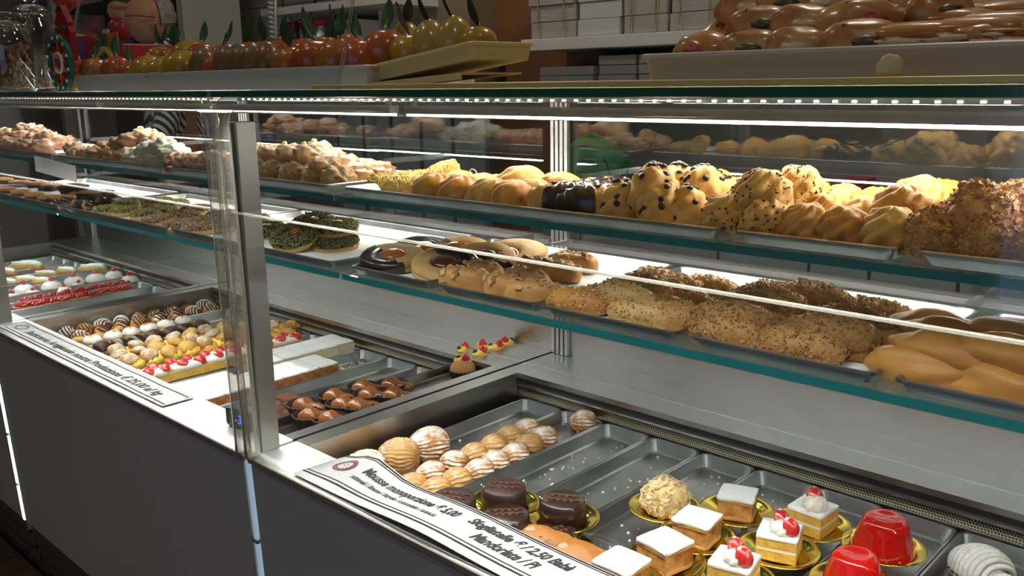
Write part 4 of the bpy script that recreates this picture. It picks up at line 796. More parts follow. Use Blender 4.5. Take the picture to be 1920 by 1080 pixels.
# ================================================================ right well
row('ricc_big', 'large ridged clam pastry', 'in the right well', 'large clam pastries', [(690, 876, dict(var=0)), (752, 852, dict(var=1)), (810, 830, dict(var=0))], z=ZW, rz=.75, jit=.3, s=1.02)
RGp = 'small clam pastries'
row('ricc', 'small sugared clam pastry', 'in the left row', RGp, [(775, 909), (812, 885), (855, 865), (892, 850), (930, 833), (958, 817), (990, 803)], z=ZW, rz=.95, jit=.45, s=1.1)
row('ricc', 'small sugared clam pastry', 'in the right row', RGp, [(822, 916), (860, 897), (902, 880), (932, 864), (970, 849), (996, 832), (1022, 818)], z=ZW, rz=.95, jit=.45, s=1.1)
row('ricc', 'small sugared clam pastry alone at the tray end', '', RGp, [(1098, 787)], z=ZW, rz=.6, s=1.1)
def on_plate(key, u, v, plabel, label, var=0, rz=0, s=1, z=.69, ps=1, tilt=0):
    c = pz(u, v, z+.002); c.z = z
    place('plate', c, plabel, 'gold cake plates', 0, ps, 0)
    if key: place(key, (c.x, c.y, z+.0012), label, None, rz, s, var)
ZR = .690
on_plate('sacher', 945, 948, 'gold plate under the matte chocolate cake with silver pearls', 'matte chocolate cake with silver pearls and piped writing', 0, .6, 1.0, ZR)
on_plate('sacher', 1055, 973, 'gold plate under the glossy black chocolate cake', 'glossy black chocolate cake with piped writing, rightmost of its kind', 1, .5, 1.0, ZR)
on_plate('sacher', 850, 968, 'gold plate under the chocolate cake behind the price sign', 'matte chocolate cake half hidden by the price sign', 0, .4, 1.0, ZR)
on_plate('sacher', 950, 1000, 'gold plate under the glossy cake nearest the price sign', 'glossy chocolate cake nearest the price sign, with piped loops', 1, .8, 1.0, .678)
on_plate('sacher', 1042, 1030, 'gold plate under the chocolate cake wrapped in clear film', 'glossy chocolate cake under clear film by the orange pastries', 1, 1.2, .9, .668)
on_plate('almdome', 1247, 955, 'gold plate under the almond dome', 'round cake covered in flaked almonds on a gold plate', 0, 0, .95, ZR)
on_plate('wslice', 1382, 962, 'gold plate under the sugared slice furthest back', 'white sugared apricot slice furthest back on its gold plate', 0, .35, 0.82, ZR)
on_plate('wslice', 1306, 1010, 'gold plate under the sugared slice in the middle', 'white sugared apricot slice between two others', 0, .12, 0.85, ZR)
on_plate('wslice', 1246, 1056, 'gold plate under the sugared slice nearest the front', 'white sugared apricot slice nearest the front glass on a plate', 0, -.18, 0.87, ZR)
on_plate('wslice', 1165, 1096, 'gold plate cut off at the bottom edge', 'white sugared slice cut off at the bottom, left of the others', 0, .0, 0.87, ZR)
on_plate('sslice', 1522, 988, 'gold plate under the strawberry slice furthest back', 'strawberry cream slice furthest back with one berry half', 0, -.05, 0.84, ZR)
on_plate('sslice', 1460, 1035, 'gold plate under the strawberry slice with two berry halves', 'strawberry cream slice with two berry halves', 1, .3, 0.85, ZR)
on_plate('sslice', 1375, 1092, 'gold plate under the strawberry slice at the bottom edge', 'strawberry cream slice cut off by the bottom edge', 1, .2, 0.85, ZR)
on_plate('jelly', 1655, 1030, 'gold plate under the whole red jelly', 'glossy red jelly dome in full view on a gold plate', 0, 0, 1.08, ZR)
on_plate('jelly', 1600, 1100, 'gold plate under the red jelly at the bottom edge', 'glossy red jelly dome cut off by the bottom edge', 0, 0, 1.02, ZR)
place('mont', pz(1838, 1085, .668), 'piped mound dusted white with sugar at the bottom right', None, 1.1, 1.0)
row('orangep', 'flat golden wedge pastry in clear film', '', 'film-wrapped pastries', [(1022, 1020), (1085, 1050)], z=ZW, rz=.2, s=1.05, jit=.1)
n = 12; fv = []
R = random.Random(5); c0 = pz(1050, 1030, .685)
for i in range(n+1):
    for j in range(n+1): x, y = (i/n-.5)*.16, (j/n-.5)*.12; fv.append((x, y, .012*NZ.noise(Vector((x*30, y*30, 2)))+.012-2.2*x*x-3*y*y))
g = G().add(fv, [(i*(n+1)+j, (i+1)*(n+1)+j, (i+1)*(n+1)+j+1, i*(n+1)+j+1) for i in range(n) for j in range(n)], True)
o = obj('plastic_film', g, 'film', loc=c0, rot=(0, 0, .5)); tag(o, 'crumpled clear plastic film over the golden wedge pastries', 'film')
# loose crumbs in the trays
cr = G(); R = random.Random(11)
for i in range(420):
    x = R.choice(RT[:10])+R.uniform(-.035, .035); y = R.uniform(.80, 1.22); s_ = R.uniform(.0005, .0016); cr.box(x-s_, x+s_, y-s_, y+s_, ZW-.001, ZW+s_)
for i in range(160):
    x = R.choice(MT[5:8])+R.uniform(-.035, .035); y = R.uniform(1.0, 1.22); s_ = R.uniform(.0008, .002); cr.box(x-s_, x+s_, y-s_, y+s_, ZW-.001, ZW+s_)
tag(obj('loose_crumbs', cr, 'cream'), 'fine pale crumbs scattered over the steel trays', 'crumbs', kind='stuff')
# ================================================================ price signs on the front deck
def text_mesh(body, size, fn, shear=.28, bold=.0, align='LEFT'):
    cu = bpy.data.curves.new('lettering', 'FONT'); cu.body = body; cu.size = size; cu.shear = shear; cu.offset = bold; cu.align_x = align; cu.resolution_u = 4
    o = bpy.data.objects.new('lettering', cu); C.objects.link(o); dg = bpy.context.evaluated_depsgraph_get(); dg.update()
    m = bpy.data.meshes.new_from_object(o.evaluated_get(dg)); bpy.data.objects.remove(o); bpy.data.curves.remove(cu); m.materials.clear()
    for v in m.vertices: v.co = fn(v.co.x, v.co.y)
    return m
def ribbon(fn, s0, s1, t0, t1, n=40, th=.0004, k=6):
    g = G(); v = []
    for dz in (0, -th):
        for i in range(n+1):
            for j in range(k+1): p = fn(s0+(s1-s0)*i/n, t0+(t1-t0)*j/k); v.append((p[0], p[1], p[2]+dz))
    N_ = (n+1)*(k+1); f = []
    for i in range(n):
        for j in range(k):
            q = [i*(k+1)+j, (i+1)*(k+1)+j, (i+1)*(k+1)+j+1, i*(k+1)+j+1]; f += [tuple(q), tuple(N_+x for x in reversed(q))]
    for i in range(n):
        for j in (0, k): f.append((i*(k+1)+j, (i+1)*(k+1)+j, N_+(i+1)*(k+1)+j, N_+i*(k+1)+j))
    for j in range(k):
        for i in (0, n): f.append((i*(k+1)+j, i*(k+1)+j+1, N_+i*(k+1)+j+1, N_+i*(k+1)+j))
    return g.add(v, f, True)
def sign(name, label, length, width, surf, texts, logo, borders, lm):
    e = empty(name, surf(0, 0)); tag(e, label, 'sign'); o = Vector(surf(0, 0))
    L0 = lambda s, t: tuple(Vector(surf(s, t))-o)
    up = lambda s, t, d=.0006: tuple(Vector(surf(s, t))-o+Vector((0, 0, d)))
    obj('card', ribbon(L0, 0, length, 0, width), 'paper', e)
    for t, th, s0 in borders: obj('border_line', ribbon(lambda s, q: up(s, q, .0007), s0, length-(s0 if s0 < .01 else .006), t, t+th, 40, .0002, 1), 'ink', e)
    for body, size, s, t, bold, sx, ink in texts: obj('lettering', text_mesh(body, size, lambda x, y: up(s+x*sx, t+y), bold=bold), ink, e)
    s, t, a, b = logo   # round emblem: dark ring with a pale centre, ticks and a small stroke
    rg = G(); n = 36; v = []
    for r in (1, .62): v += [up(s+a*r*math.cos(2*PI*i/n), t+b*r*math.sin(2*PI*i/n), .0007) for i in range(n)]
    em = obj('emblem_ring', rg.add(v, [(i, (i+1) % n, n+(i+1) % n, n+i) for i in range(n)], False), lm, e)
    tk = G()
    for i in range(16):
        w = 2*PI*i/16; c = (s+a*.82*math.cos(w), t+b*.82*math.sin(w)); d = .0011; tk.add([up(c[0]-d, c[1]-d*.6, .001), up(c[0]+d, c[1]-d*.6, .001), up(c[0]+d, c[1]+d*.6, .001), up(c[0]-d, c[1]+d*.6, .001)], [(0, 1, 2, 3)], False)
    obj('emblem_marks', tk, 'paper', em)
    cs = G()
    for q in ((-.3, .1, .15, -.2), (-.1, .25, .3, .05), (.15, -.05, .32, .3)): 
        x0, y0, x1, y1 = s+a*q[0], t+b*q[1], s+a*q[2], t+b*q[3]; cs.add([up(x0, y0, .0008), up(x1, y1, .0008), up(x1, y1+.0008, .0008), up(x0, y0+.0008, .0008)], [(0, 1, 2, 3)], False)
    obj('emblem_centre_stroke', cs, 'ink', em)
def s1(s, t): return (-2.395+s, .689+t, DECK+.0028+.0007*math.sin(s*40)*(.3+t*8))
sign('price_sign', 'long paper price sign at the front of the middle case, handkerchief-thin', .86, .062, s1,
     [('Pasticceria Artigianale nostra Produzione € 25,00 al kg', .027, .112, .020, .0006, 1.14, 'ink')], (.062, .033, .026, .016), [(.0065, .0022, .02), (.053, .0022, .02)], 'kick')
bpy.data.objects['price_sign']['label'] = 'long paper price sign lying along the front of the middle case'
def s2(s, t):
    arch = .020*math.exp(-((s-.075)/.05)**2)*(t/.08) + .006*math.exp(-((s-.28)/.10)**2)
    drop = max(0, .030-t); return (-1.105+s+.012*t/.08, .6935+t-.010*drop/.03, DECK+.0032+arch-.012*(drop/.03)**2*0)
sign('price_sign', 'curling paper price sign at the front of the right case', 1.10, .082, s2,
     [('Mousse monoporzione € 5,00', .0215, .088, .046, .0007, .74, 'ink'), ('setteveli / limone / fragole / cioccolato / arancia', .0118, .084, .029, .0002, .80, 'ink'),
      ('Sfogliatelle € / 2,50 Babà', .0215, .305, .050, .0007, .80, 'ink'), ('Mandorlate / Pi', .0215, .338, .026, .0007, .80, 'ink')], (.045, .048, .022, .0165), [(.011, .0022, 0), (.0165, .0012, 0), (.074, .0012, 0), (.0775, .0022, 0)], 'ink_red')
# thermometer by the post
e = empty('digital_thermometer', (-1.335, .742, DECK+.001), (0, 0, .25)); tag(e, 'small black digital thermometer with glowing blue digits by the post', 'thermometer')
obj('housing', G().box(-.036, .036, -.014, .014, 0, .034), 'black', e, bevel=.006); obj('bezel', G().box(-.024, .026, -.0150, -.0138, .006, .029), 'kick', e, bevel=.0005)
m_ = text_mesh('-3', .022, lambda x, y: (x-.012, -.0154, y+.009), .1, .0004); obj('digits', m_, 'blue_digit', e)
# ================================================================ on top of the case: trays of marzipan fruit and filled rolls
ZT = TOP+.0005
mat('white_tray', (.50, .49, .45), .4); mat('cream_card', (.62, .54, .30), .5); mat('gold_board', (.80, .60, .22), .4, .2)
mat('mz_orange', (.50, .13, .02), .28, coat=.5, c2=(.52, .22, .03), sc=10); mat('mz_red', (.46, .06, .02), .28, coat=.5, c2=(.50, .16, .03), sc=10); mat('mz_yellow', (.50, .32, .03), .28, coat=.5, c2=(.46, .22, .02), sc=10)
mat('mz_fig', (.16, .13, .05), .35, coat=.3, c2=(.28, .10, .04), sc=12); mat('mz_pear', (.40, .36, .08), .28, coat=.5, c2=(.46, .26, .04), sc=10); mat('leaf_green', (.015, .10, .03), .45, c2=(.01, .06, .025), sc=20); mat('leaf_dark', (.03, .02, .015), .5); mat('stem', (.5, .42, .3), .6)
def leaf(m):
    g = G(); v = []; n = 8
    for i in range(n+1):
        t = i/n; w = .010*math.sin(PI*min(1, t*1.0))**.8*(1-.2*t); z = .012*t*t
        v += [(.045*t, -w, z+.002), (.045*t, 0, z), (.045*t, w, z+.002), (.045*t, -w, z+.0012), (.045*t, 0, z-.0008), (.045*t, w, z+.0012)]
    f = []
    for i in range(n):
        a, b = i*6, i*6+6
        f += [(a, b, b+1, a+1), (a+1, b+1, b+2, a+2), (a+4, b+4, b+3, a+3), (a+5, b+5, b+4, a+4), (a+3, b+3, b, a), (a+2, b+2, b+5, a+5)]
    return part('leaf', g.add(v, f, True), m)[1]
LG, LD = leaf('leaf_green'), leaf('leaf_dark')
def v_fruit(m, r, c, lf, k, fn=None, sd=1):
    ps = [part('body', G().blob(r, r, c, 26, 16, .03, 2, .85, sd, fn), m)]
    zt = c*1.72
    for i in range(k): ps.append(('leaf', lf, (), (0, 0, zt), (0, -.9-.25*i, 2.1*i+sd), False, None))
    ps.append(part('stem', G().tube([(0, 0, zt-.004), (.001, 0, zt+.007)], .0022, 6), 'stem')); return ps
dim = lambda d, th, ph: 1-.10*max(0, d.z)**8
kind('f_orange', 'marzipan_orange', 'fruit', .06, v_fruit('mz_orange', .031, .030, LG, 2, dim, 1), v_fruit('mz_orange', .031, .030, LG, 1, dim, 3)); kind('f_red', 'marzipan_peach', 'fruit', .06, v_fruit('mz_red', .032, .030, LG, 1, dim, 2)); kind('f_yellow', 'marzipan_lemon', 'fruit', .05, v_fruit('mz_yellow', .030, .026, LD, 0, lambda d, th, ph: 1+.25*abs(d.x)**5, 2))
kind('f_fig', 'marzipan_fig', 'fruit', .05, v_fruit('mz_fig', .026, .028, LG, 0, lambda d, th, ph: 1+.25*max(0, d.z)**4, 2)); kind('f_mand', 'marzipan_mandarin', 'fruit', .045, v_fruit('mz_yellow', .028, .024, LD, 1, dim, 4)); kind('f_pear', 'marzipan_pear', 'fruit', .062, v_fruit('mz_pear', .029, .033, LD, 1, lambda d, th, ph: 1+.25*max(0, d.z)**3-.10*abs(d.z), 5))
e = empty('fruit_tray', (-1.47, .87, ZT)); tag(e, 'long white tray of marzipan fruit on top of the middle case', 'tray')
obj('pan', tray_mesh(.97, .21, .030, .012, .004, .004), 'white_tray', e); obj('doily', G().box(-.47, .47, -.095, .095, .0015, .0022), 'liner', e)
e = empty('tilted_tray', (-.915, .840, ZT+.020), (0, math.radians(-7), 0)); tag(e, 'cream card tray tipped up to the right with marzipan pears', 'tray')
obj('pan', tray_mesh(.225, .11, .020, .008, .003, .004), 'cream_card', e)
tag(obj('card_lid', G().box(-.15, .05, -.06, .05, 0, .0025).box(-.15, .05, -.06, -.0575, -.006, 0), 'cream_card', loc=(-.86, .83, ZT+.0125), rot=(0, math.radians(-3.4), 0)), 'cream card lid propped under the tipped fruit tray', 'lid')
FG = 'marzipan fruit on the long white tray'; zf = ZT+.003
row('f_orange', 'orange marzipan fruit', 'in the front row', FG, [(178, 130), (545, 117), (634, 108, dict(s=1.08))], Y=.80, floor=zf, jit=2, s=1.0)
row('f_red', 'red marzipan peach', 'in the front row', FG, [(150, 132), (220, 128), (246, 135, dict(s=.8)), (410, 128, dict(s=.9)), (592, 110, dict(s=1.15)), (674, 107, dict(s=1.0))], Y=.805, floor=zf, jit=2, s=1.0)
row('f_yellow', 'yellow marzipan lemon', 'in the front row', FG, [(280, 130), (314, 133), (348, 124, dict(s=1.2))], Y=.80, floor=zf, jit=1, s=1.15)
row('f_fig', 'dark marzipan fig', 'in the front row', FG, [(384, 126), (428, 124), (452, 124), (474, 124), (503, 122)], Y=.80, floor=zf, jit=2, s=1.05)
row('f_orange', 'orange marzipan fruit', 'in the rear row', FG, [(302, 108), (328, 110), (424, 106), (470, 103), (498, 102), (655, 92)], Y=.905, floor=zf, jit=2, s=1.0)
row('f_yellow', 'yellow marzipan lemon behind the front row', '', FG, [(357, 104)], Y=.905, floor=zf, s=1.3)
row('f_red', 'red marzipan peach', 'in the rear row', FG, [(380, 104), (527, 100), (570, 98), (610, 96)], Y=.905, floor=zf, jit=2, s=1.0)
FT = 'marzipan fruit on the tipped cream tray'
row('f_red', 'large orange-red marzipan fruit on the tipped tray', '', FT, [(724, 100)], Y=.835, floor=1.318, s=1.05)
row('f_mand', 'yellow marzipan mandarin', 'on the tipped tray', FT, [(770, 95), (897, 75, dict(s=.85))], Y=.835, floor=1.318, jit=1, s=1.05)
row('f_pear', 'glossy marzipan pear', 'on the tipped tray', FT, [(762, 82, dict(Y=.875)), (807, 82), (852, 76)], Y=.84, floor=1.318, jit=1, s=.92)
tag(obj('gold_board', G().box(-.98, .42, .672, 1.10, 0, .0058), 'gold_board', loc=(0, 0, ZT), bevel=.001), 'gold-edged board under the tray of filled rolls', 'board')
e = empty('roll_tray', (-.185, .96, ZT+.0062)); tag(e, 'grey tray heaped with filled rolls on top of the right case', 'tray')
obj('pan', tray_mesh(.72, .38, .024, .012, .004, .004), 'white_tray', e)
tag(obj('paper_knot', G().blob(.010, .005, .011, 18, 10, .25, 2.5, .5, 3), 'cream_card', loc=Vector((py(1668, 128, .70).x, .70, ZT+.0062))), 'crumpled yellowish paper knot in front of the roll tray', 'paper')
RG2 = 'filled rolls heaped on the grey tray'; zr = ZT+.009
row('roll', 'glossy filled roll', 'in the front row', RG2, [(1320, 92, dict(rz=.3)), (1408, 90), (1498, 84), (1612, 78, dict(s=.98))], Y=.84, floor=zr, jit=.6, rz=.4, s=.86)
row('roll', 'glossy filled roll', 'in the second layer', RG2, [(1362, 72, dict(Y=.93)), (1425, 45), (1505, 42), (1612, 36, dict(s=1.0)), (1555, 62, dict(Y=.93)), (1690, 55, dict(Y=.95))], Y=.875, floor=zr, jit=.6, rz=.4, s=.88)
row('roll', 'glossy filled roll', 'at the top of the heap', RG2, [(1402, 12), (1475, 6), (1555, 4), (1645, 10), (1705, 22), (1755, 20)], Y=.93, floor=zr, jit=.6, rz=.4, s=.88)
row('flatroll', 'flat ham and cheese sandwich', 'at the right of the heap', RG2, [(1720, 84), (1822, 76), (1770, 58, dict(Y=.92)), (1880, 64, dict(Y=.90)), (1900, 84), (1850, 44, dict(Y=.98)), (1910, 40, dict(Y=.98)), (1790, 38, dict(Y=1.0))], Y=.84, floor=zr, jit=.4, rz=.2, s=.9)
c = py(887, 328, 1.09); e = empty('wire_ring_holder', (c.x, c.y, ZU)); tag(e, 'small wire ring card holder standing behind the shell biscuits', 'holder')
obj('stem', G().tube([(0, 0, 0), (0, 0, c.z-ZU-.010)], .0012, 6), 'chrome', e); obj('ring', G().tube([(.010*math.cos(a), -.004*math.sin(a)*0, c.z-ZU+.010*math.sin(a)) for a in [2*PI*i/20 for i in range(20)]], .0012, 6, close=True), 'chrome', e); obj('foot', G().lathe([(0, 0), (.012, 0), (.012, .002), (0, .003)], 16), 'chrome', e)
c = py(112, 314, .880); tag(obj('hanging_card', G().box(-.13, .13, -.0006, .0006, -.022, .018), 'liner', loc=(c.x, .868, c.z), rot=(0, .05, 0)), 'white card hanging under the glass shelf at the far left', 'card')
# sloping clear guard in front of the fruit
e = empty('glass_guard', (-1.50, .745, ZT)); tag(e, 'sloping clear glass guard standing in front of the marzipan fruit', 'glass')
obj('pane', G().box(-.455, .475, -.002, .002, 0, .26), 'clear_glass', e, rot=(math.radians(-16), 0, 0)); obj('polished_edge', G().box(.475, .478, -.0025, .0025, 0, .26), 'teal_edge' if 0 else 'acrylic', e, rot=(math.radians(-16), 0, 0)); obj('polished_edge', G().box(-.458, -.455, -.0025, .0025, 0, .26), 'acrylic', e, rot=(math.radians(-16), 0, 0))
# glass jars
mat('almond_skin', (.26, .11, .05), .6, c2=(.18, .07, .03), sc=60)
def jar(u, v, Y_, r, h, label, lab2, full):
    c = py(u, v, Y_); e = empty('glass_jar', (c.x, c.y, ZT)); tag(e, label, 'jar', 'lidded glass jars')
    pr = [(0, .001), (r*.92, .001), (r, .008), (r, h*.58), (r*.93, h*.68), (r*.72, h*.74), (r*.72, h*.78), (r*.69, h*.78), (r*.69, h*.74), (r*.89, h*.67), (r*.95, h*.57), (r*.95, .012), (0, .006)]
    g = G(); n = 56; k = len(pr); vv = []
    for i in range(n):
        a = 2*PI*i/n; fl = 1+.012*math.cos(a*28); vv += [(q*fl*math.cos(a), q*fl*math.sin(a), z) for q, z in pr]
    g.add(vv, [(i*k+j, ((i+1) % n)*k+j, ((i+1) % n)*k+j+1, i*k+j+1) for i in range(n) for j in range(k-1)], True); obj('body', g, 'jar_glass', e)
    ld = obj('lid', G().lathe([(0, h*.785), (r*.86, h*.785), (r*.9, h*.80), (r*.8, h*.83), (r*.5, h*.87), (r*.2, h*.885), (0, h*.885)], 28), 'jar_glass', e)
    obj('lid_knob', G().lathe([(r*.14, h*.885), (r*.16, h*.90), (r*.42, h*.93), (r*.44, h*.96), (r*.25, h*.985), (0, h*.99)], 22), 'jar_glass', ld)
    R = random.Random(lab2); ct = G()
    for i in range(170 if full else 14):
        a, q, z = R.uniform(0, 6.28), r*.80*math.sqrt(R.random()), .014+R.random()*(h*.50 if full else .012)
        ct.blob(.010, .007, .0045, 8, 5, flat=.8, M=Matrix.Translation((q*math.cos(a), q*math.sin(a), z)) @ Euler((R.uniform(0, 3), R.uniform(0, 3), R.uniform(0, 6))).to_matrix().to_4x4())
    tag(obj('almonds', ct, 'almond_skin', e), kind='stuff')
jar(20, 110, .79, .050, .185, 'ribbed glass jar filled with brown almonds', 'a', True)
jar(68, 100, .87, .052, .235, 'tall ribbed glass jar nearly empty, with a knobbed lid', 'b', False)
# painted cart ornaments
mat('paint_red', (.30, .012, .015), .35); mat('paint_green', (.01, .09, .05), .4); mat('paint_yellow', (.5, .3, .02), .4); mat('paint_blue', (.02, .05, .22), .4); mat('paint_white', (.6, .58, .52), .4); mat('paint_orange', (.5, .12, .02), .4); mat('feather_red', (.30, .02, .015), .7); mat('feather_green', (.06, .22, .02), .7); mat('felt_black', (.015, .012, .012), .7); mat('doll_skin', (.5, .28, .17), .6); mat('straw_hair', (.42, .30, .12), .8)
c = py(115, 130, .74)
e = empty('wheel_ornament', (c.x, c.y, ZT)); tag(e, 'painted toy cart wheel with a red peaked panel beside the jars', 'ornament')
q = Matrix.Rotation(PI/2, 4, 'X')
def disc(r0, r1, t, n=36): return G().lathe([(r0, -t), (r1, -t), (r1, t), (r0, t), (r0, -t)] if r0 else [(0, -t), (r1, -t), (r1, t), (0, t)], n, M=q)
w = obj('wheel', disc(.043, .056, .005), 'paint_green', e, loc=(0, 0, .056)); obj('inner_ring', disc(.016, .021, .006), 'paint_white', w); obj('hub', disc(0, .012, .008), 'paint_red', w)
for i in range(12): 
    a = 2*PI*i/12; obj('spoke', G().box(.020, .045, -.003, .003, -.004, .004), 'paint_orange' if i % 2 else 'paint_red', w, rot=(0, -a, 0)); obj('rim_dot', disc(0, .0035, .0065, 10), 'paint_white', w, loc=(.050*math.cos(a+.26), 0, .050*math.sin(a+.26)))
pg = G(); po = [(-.034, .06), (.034, .06), (.038, .115), (.030, .128), (.034, .134), (.012, .158), (.008, .168), (-.008, .168), (-.012, .158), (-.034, .134), (-.030, .128), (-.038, .115)]; n = len(po)
pg.add([(x, y, z) for y in (.010, .022) for x, z in po], [tuple(range(n)), tuple(reversed(range(n, 2*n)))]+[(i, (i+1) % n, n+(i+1) % n, n+i) for i in range(n)], False)
pn = obj('peaked_panel', pg, 'paint_red', e)
for x, z, m in ((-.016, .095, 'paint_white'), (.0, .105, 'paint_white'), (.016, .092, 'paint_white'), (0, .085, 'paint_green'), (-.018, .122, 'paint_green'), (.018, .122, 'paint_green'), (0, .163, 'felt_black')): obj('painted_motif', disc(0, .006, .002, 12), m, pn, loc=(x, .0085, z))
e = empty('painted_cart', (-2.29, 1.02, ZT), sc=1.25); tag(e, 'colourful painted toy cart with plumes and a little driver on the case', 'ornament')
bd = obj('cart_box', G().box(-.14, .12, -.05, .05, .05, .085), 'paint_red', e, bevel=.003)
for i in range(5): obj('painted_panel', G().box(-.135+.05*i, -.092+.05*i, -.053, -.05, .053, .105), ['paint_yellow', 'paint_blue', 'paint_red', 'paint_green', 'paint_orange'][i], bd)
for x in (-.09, .07):
    w = obj('wheel', disc(.030, .040, .005, 28), 'paint_yellow', e, loc=(x, -.062, .041)); obj('hub', disc(0, .010, .007, 14), 'paint_red', w)
    for i in range(8): obj('spoke', G().box(.008, .032, -.002, .002, -.003, .003), 'paint_green', w, rot=(0, PI*i/4, 0))
hb = obj('horse_body', G().blob(.05, .026, .032, 18, 12, flat=.9), 'felt_black', e, loc=(-.19, 0, .055))
obj('horse_neck', G().tube([(-.225, 0, .09), (-.245, 0, .125), (-.255, 0, .15), (-.285, 0, .138)], [.018, .016, .014, .009], 10), 'felt_black', e)
for x in (-.225, -.16):
    for y in (-.015, .015): obj('horse_leg', G().tube([(x, y, .07), (x+.004, y, .035), (x, y, 0)], [.010, .007, .007], 8), 'felt_black', e)
obj('harness', G().tube([(-.245, .0, .165), (-.20, -.02, .125), (-.15, -.025, .11), (-.06, -.03, .10)], .006, 8), 'paint_yellow', e)
dr = obj('driver_body', G().blob(.024, .022, .030, 16, 10, flat=.8), 'paint_red', e, loc=(.02, -.01, .085)); hd = obj('driver_head', G().blob(.017, .016, .019, 16, 10, flat=.9), 'doll_skin', e, loc=(.02, -.01, .133)); obj('driver_hair', G().blob(.019, .018, .012, 16, 8, .2, 5, .3), 'straw_hair', hd, loc=(.004, .002, .022)); obj('driver_apron', G().box(-.012, .012, -.026, -.022, .01, .03), 'paint_white', dr); obj('driver_belt', G().box(-.02, .02, -.024, .02, .004, .011), 'paint_blue', dr)
for x0, m, nm in ((-.25, 'feather_red', 'red_plume'), (.03, 'feather_green', 'green_plume')):
    fg = G(); R = random.Random(nm)
    for i in range(16): 
        a = R.uniform(0, 6.28); l = R.uniform(.05, .10); fg.tube([(x0+.02*t*l/.08*math.cos(a)*2, .02*t*math.sin(a)*2, .165+l*t-.03*t*t) for t in (0, .4, .75, 1)], [.006, .010, .008, .002], 6)
    obj(nm, fg, m, e)
# ================================================================ the person behind the far left case
mat('skin', (.42, .20, .12), .55, c2=(.36, .15, .09), sc=12); mat('grey_hair', (.36, .34, .31), .75, c2=(.22, .21, .2), sc=60); mat('trousers', (.03, .03, .04), .8)
m = mat('striped_shirt', (.03, .035, .06), .8); N = m.node_tree.nodes; L = m.node_tree.links
wv = N.new('ShaderNodeTexWave'); wv.inputs['Scale'].default_value = 16; wv.bands_direction = 'DIAGONAL'; tc = N.new('ShaderNodeTexCoord'); L.new(tc.outputs['Object'], wv.inputs['Vector'])
rp = N.new('ShaderNodeMapRange'); rp.inputs[1].default_value = .5; rp.inputs[2].default_value = .6; L.new(wv.outputs['Fac'], rp.inputs[0]); mx = N.new('ShaderNodeMix'); mx.data_type = 'RGBA'; L.new(rp.outputs[0], mx.inputs[0]); mx.inputs[6].default_value = (.02, .025, .05, 1); mx.inputs[7].default_value = (.6, .6, .6, 1); L.new(mx.outputs[2], N['Principled BSDF'].inputs['Base Color'])
def skinned(name, verts, edges, root, mt, parent, sub=2):
    me = bpy.data.meshes.new(name); me.from_pydata([v[:3] for v in verts], edges, []); me.materials.append(MATS[mt]); o = bpy.data.objects.new(name, me); C.objects.link(o); o.parent = parent
    o.modifiers.new('skin', 'SKIN'); sv = me.skin_vertices[0].data
    for i, v in enumerate(verts): sv[i].radius = (v[3], v[4] if len(v) > 4 else v[3]); sv[i].use_root = i == root
    s_ = o.modifiers.new('sub', 'SUBSURF'); s_.levels = s_.render_levels = sub
    for p in me.polygons: p.use_smooth = True
    o.modifiers['skin'].use_smooth_shade = True
    return o
e = empty('person', (-3.66, 1.83, .025), (0, 0, math.radians(62))); tag(e, 'grey-haired person in a striped shirt behind the counter, seen from the side', 'person')
# figure faces -x; y is left-right of the body
V = [(0, 0, .92, .14, .12), (0, 0, 1.10, .13, .11), (-.01, 0, 1.28, .15, .11), (-.015, 0, 1.38, .07, .06), (-.04, 0, 1.45, .052)]; E_ = [(0, 1), (1, 2), (2, 3), (3, 4)]
for s in (-1, 1):
    b = len(V); V += [(-.01, s*.17, 1.34, .055), (-.03, s*.22, 1.10, .043), (-.22, s*.18, 1.02, .034), (-.29, s*.17, 1.02, .030, .018)]; E_ += [(2, b), (b, b+1), (b+1, b+2), (b+2, b+3)]
    for k in range(4): i = len(V); yy = s*.17+(-.030+.020*k); V += [(-.335-.006*(k in (1, 2)), yy, 1.015, .009), (-.375-.010*(k in (1, 2)), yy, 1.000, .008), (-.390, yy, .985, .007)]; E_ += [(b+3, i), (i, i+1), (i+1, i+2)]
    i = len(V); V += [(-.30, s*.17-s*.040, 1.005, .010), (-.335, s*.17-s*.052, .998, .009)]; E_ += [(b+3, i), (i, i+1)]
    i = len(V); V += [(0, s*.09, .86, .085), (-.01, s*.10, .50, .058), (.01, s*.10, .10, .042), (-.10, s*.11, .04, .035)]; E_ += [(0, i), (i, i+1), (i+1, i+2), (i+2, i+3)]
skinned('body', V, E_, 0, 'skin', e)
S = [(0, 0, .90, .155, .135), (0, 0, 1.10, .145, .125), (-.01, 0, 1.28, .163, .125), (-.015, 0, 1.385, .082, .07), (-.03, 0, 1.425, .066)]; F = [(0, 1), (1, 2), (2, 3), (3, 4)]
for s in (-1, 1): b = len(S); S += [(-.01, s*.175, 1.345, .066), (-.03, s*.225, 1.10, .054), (-.12, s*.20, 1.06, .048)]; F += [(2, b), (b, b+1), (b+1, b+2)]
sh = skinned('shirt', S, F, 0, 'striped_shirt', e)
obj('collar', G().tube([(-.03+.074*math.cos(a), .074*math.sin(a), 1.435+.03*math.cos(a)) for a in [2*PI*i/20 for i in range(20)]], .018, 8, close=True), 'striped_shirt', sh)
T = [(0, 0, .93, .150, .130)]; F = []
for s in (-1, 1): b = len(T); T += [(0, s*.09, .84, .097), (-.01, s*.10, .50, .072), (.01, s*.10, .12, .058)]; F += [(0, b), (b, b+1), (b+1, b+2)]
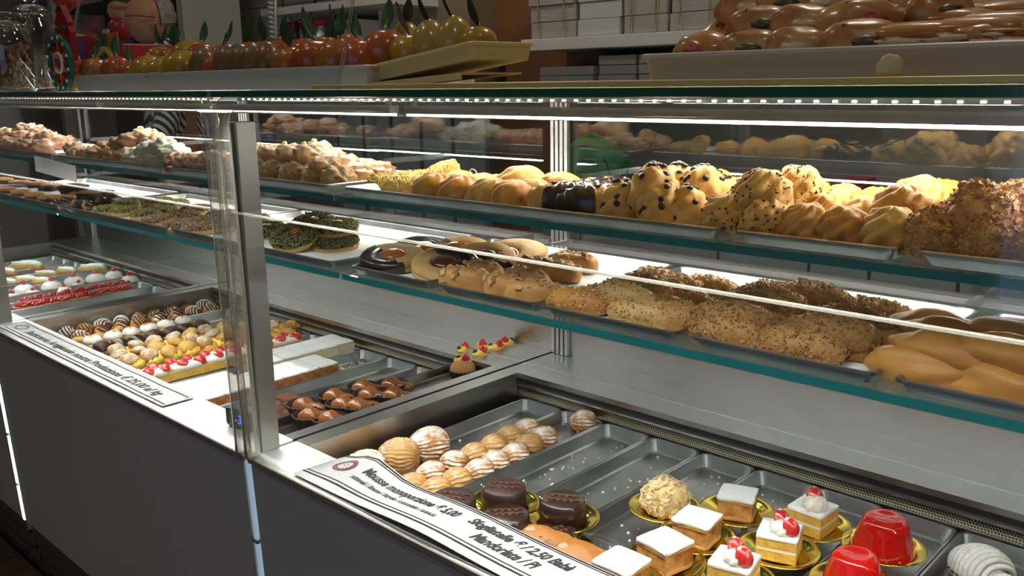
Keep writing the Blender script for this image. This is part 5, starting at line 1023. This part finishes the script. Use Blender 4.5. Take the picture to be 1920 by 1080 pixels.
skinned('trousers', T, F, 0, 'trousers', e)
def hf(d, th, ph):
    k = 1+.10*max(0, d.x)**2
    k += .17*math.exp(-((d.y/.16)**2+((d.z+.10)/.16)**2))*(d.x < 0)           # nose
    k -= .05*math.exp(-(((abs(d.y)-.33)/.14)**2+((d.z-.12)/.10)**2))*(d.x < 0)  # eye sockets
    k += .04*math.exp(-((d.y/.25)**2+((d.z+.48)/.07)**2))*(d.x < 0)            # lips
    return k*(1-.10*max(0, -d.z))
hd = obj('head', G().blob(.098, .076, .118, 48, 36, 0, 1, 1.0, 0, hf), 'skin', e, loc=(-.055, 0, 1.43), rot=(0, -.12, 0))
obj('hair', G().blob(.106, .084, .122, 40, 30, .08, 6, 1.0, 2, lambda d, th, ph: 1+.03*math.sin(20*ph), keep=lambda c: c.z > .196-.35*c.x or (c.x > .045 and c.z > .08)), 'grey_hair', hd, loc=(.004, 0, .002))
for s in (-1, 1):
    obj('ear', G().blob(.022, .008, .034, 18, 12, flat=1, fn=lambda d, th, ph: 1-.25*math.exp(-((d.x/.4)**2+(d.z/.5)**2))*(d.y*s > 0)), 'skin', hd, loc=(.016, s*.074, .078), rot=(s*.1, .2, s*.2)); obj('eye', G().blob(.010, .012, .008, 12, 8, flat=1), 'paint_white', hd, loc=(-.084, s*.030, .122)); obj('eyebrow', G().tube([(-.094, s*.016, .150), (-.092, s*.034, .154), (-.082, s*.048, .148)], .004, 6), 'grey_hair', hd)
gl = obj('glasses', G().tube([(-.102+.001*0, .032+.022*math.cos(a), .126+.018*math.sin(a)) for a in [2*PI*i/16 for i in range(16)]], .002, 6, close=True).tube([(-.102, -.032+.022*math.cos(a), .126+.018*math.sin(a)) for a in [2*PI*i/16 for i in range(16)]], .002, 6, close=True).tube([(-.102, -.010, .128), (-.104, 0, .131), (-.102, .010, .128)], .002, 6).tube([(-.100, -.054, .130), (-.04, -.084, .128), (.03, -.086, .112)], .002, 6).tube([(-.100, .054, .130), (-.04, .084, .128), (.03, .086, .112)], .002, 6), 'black', hd)
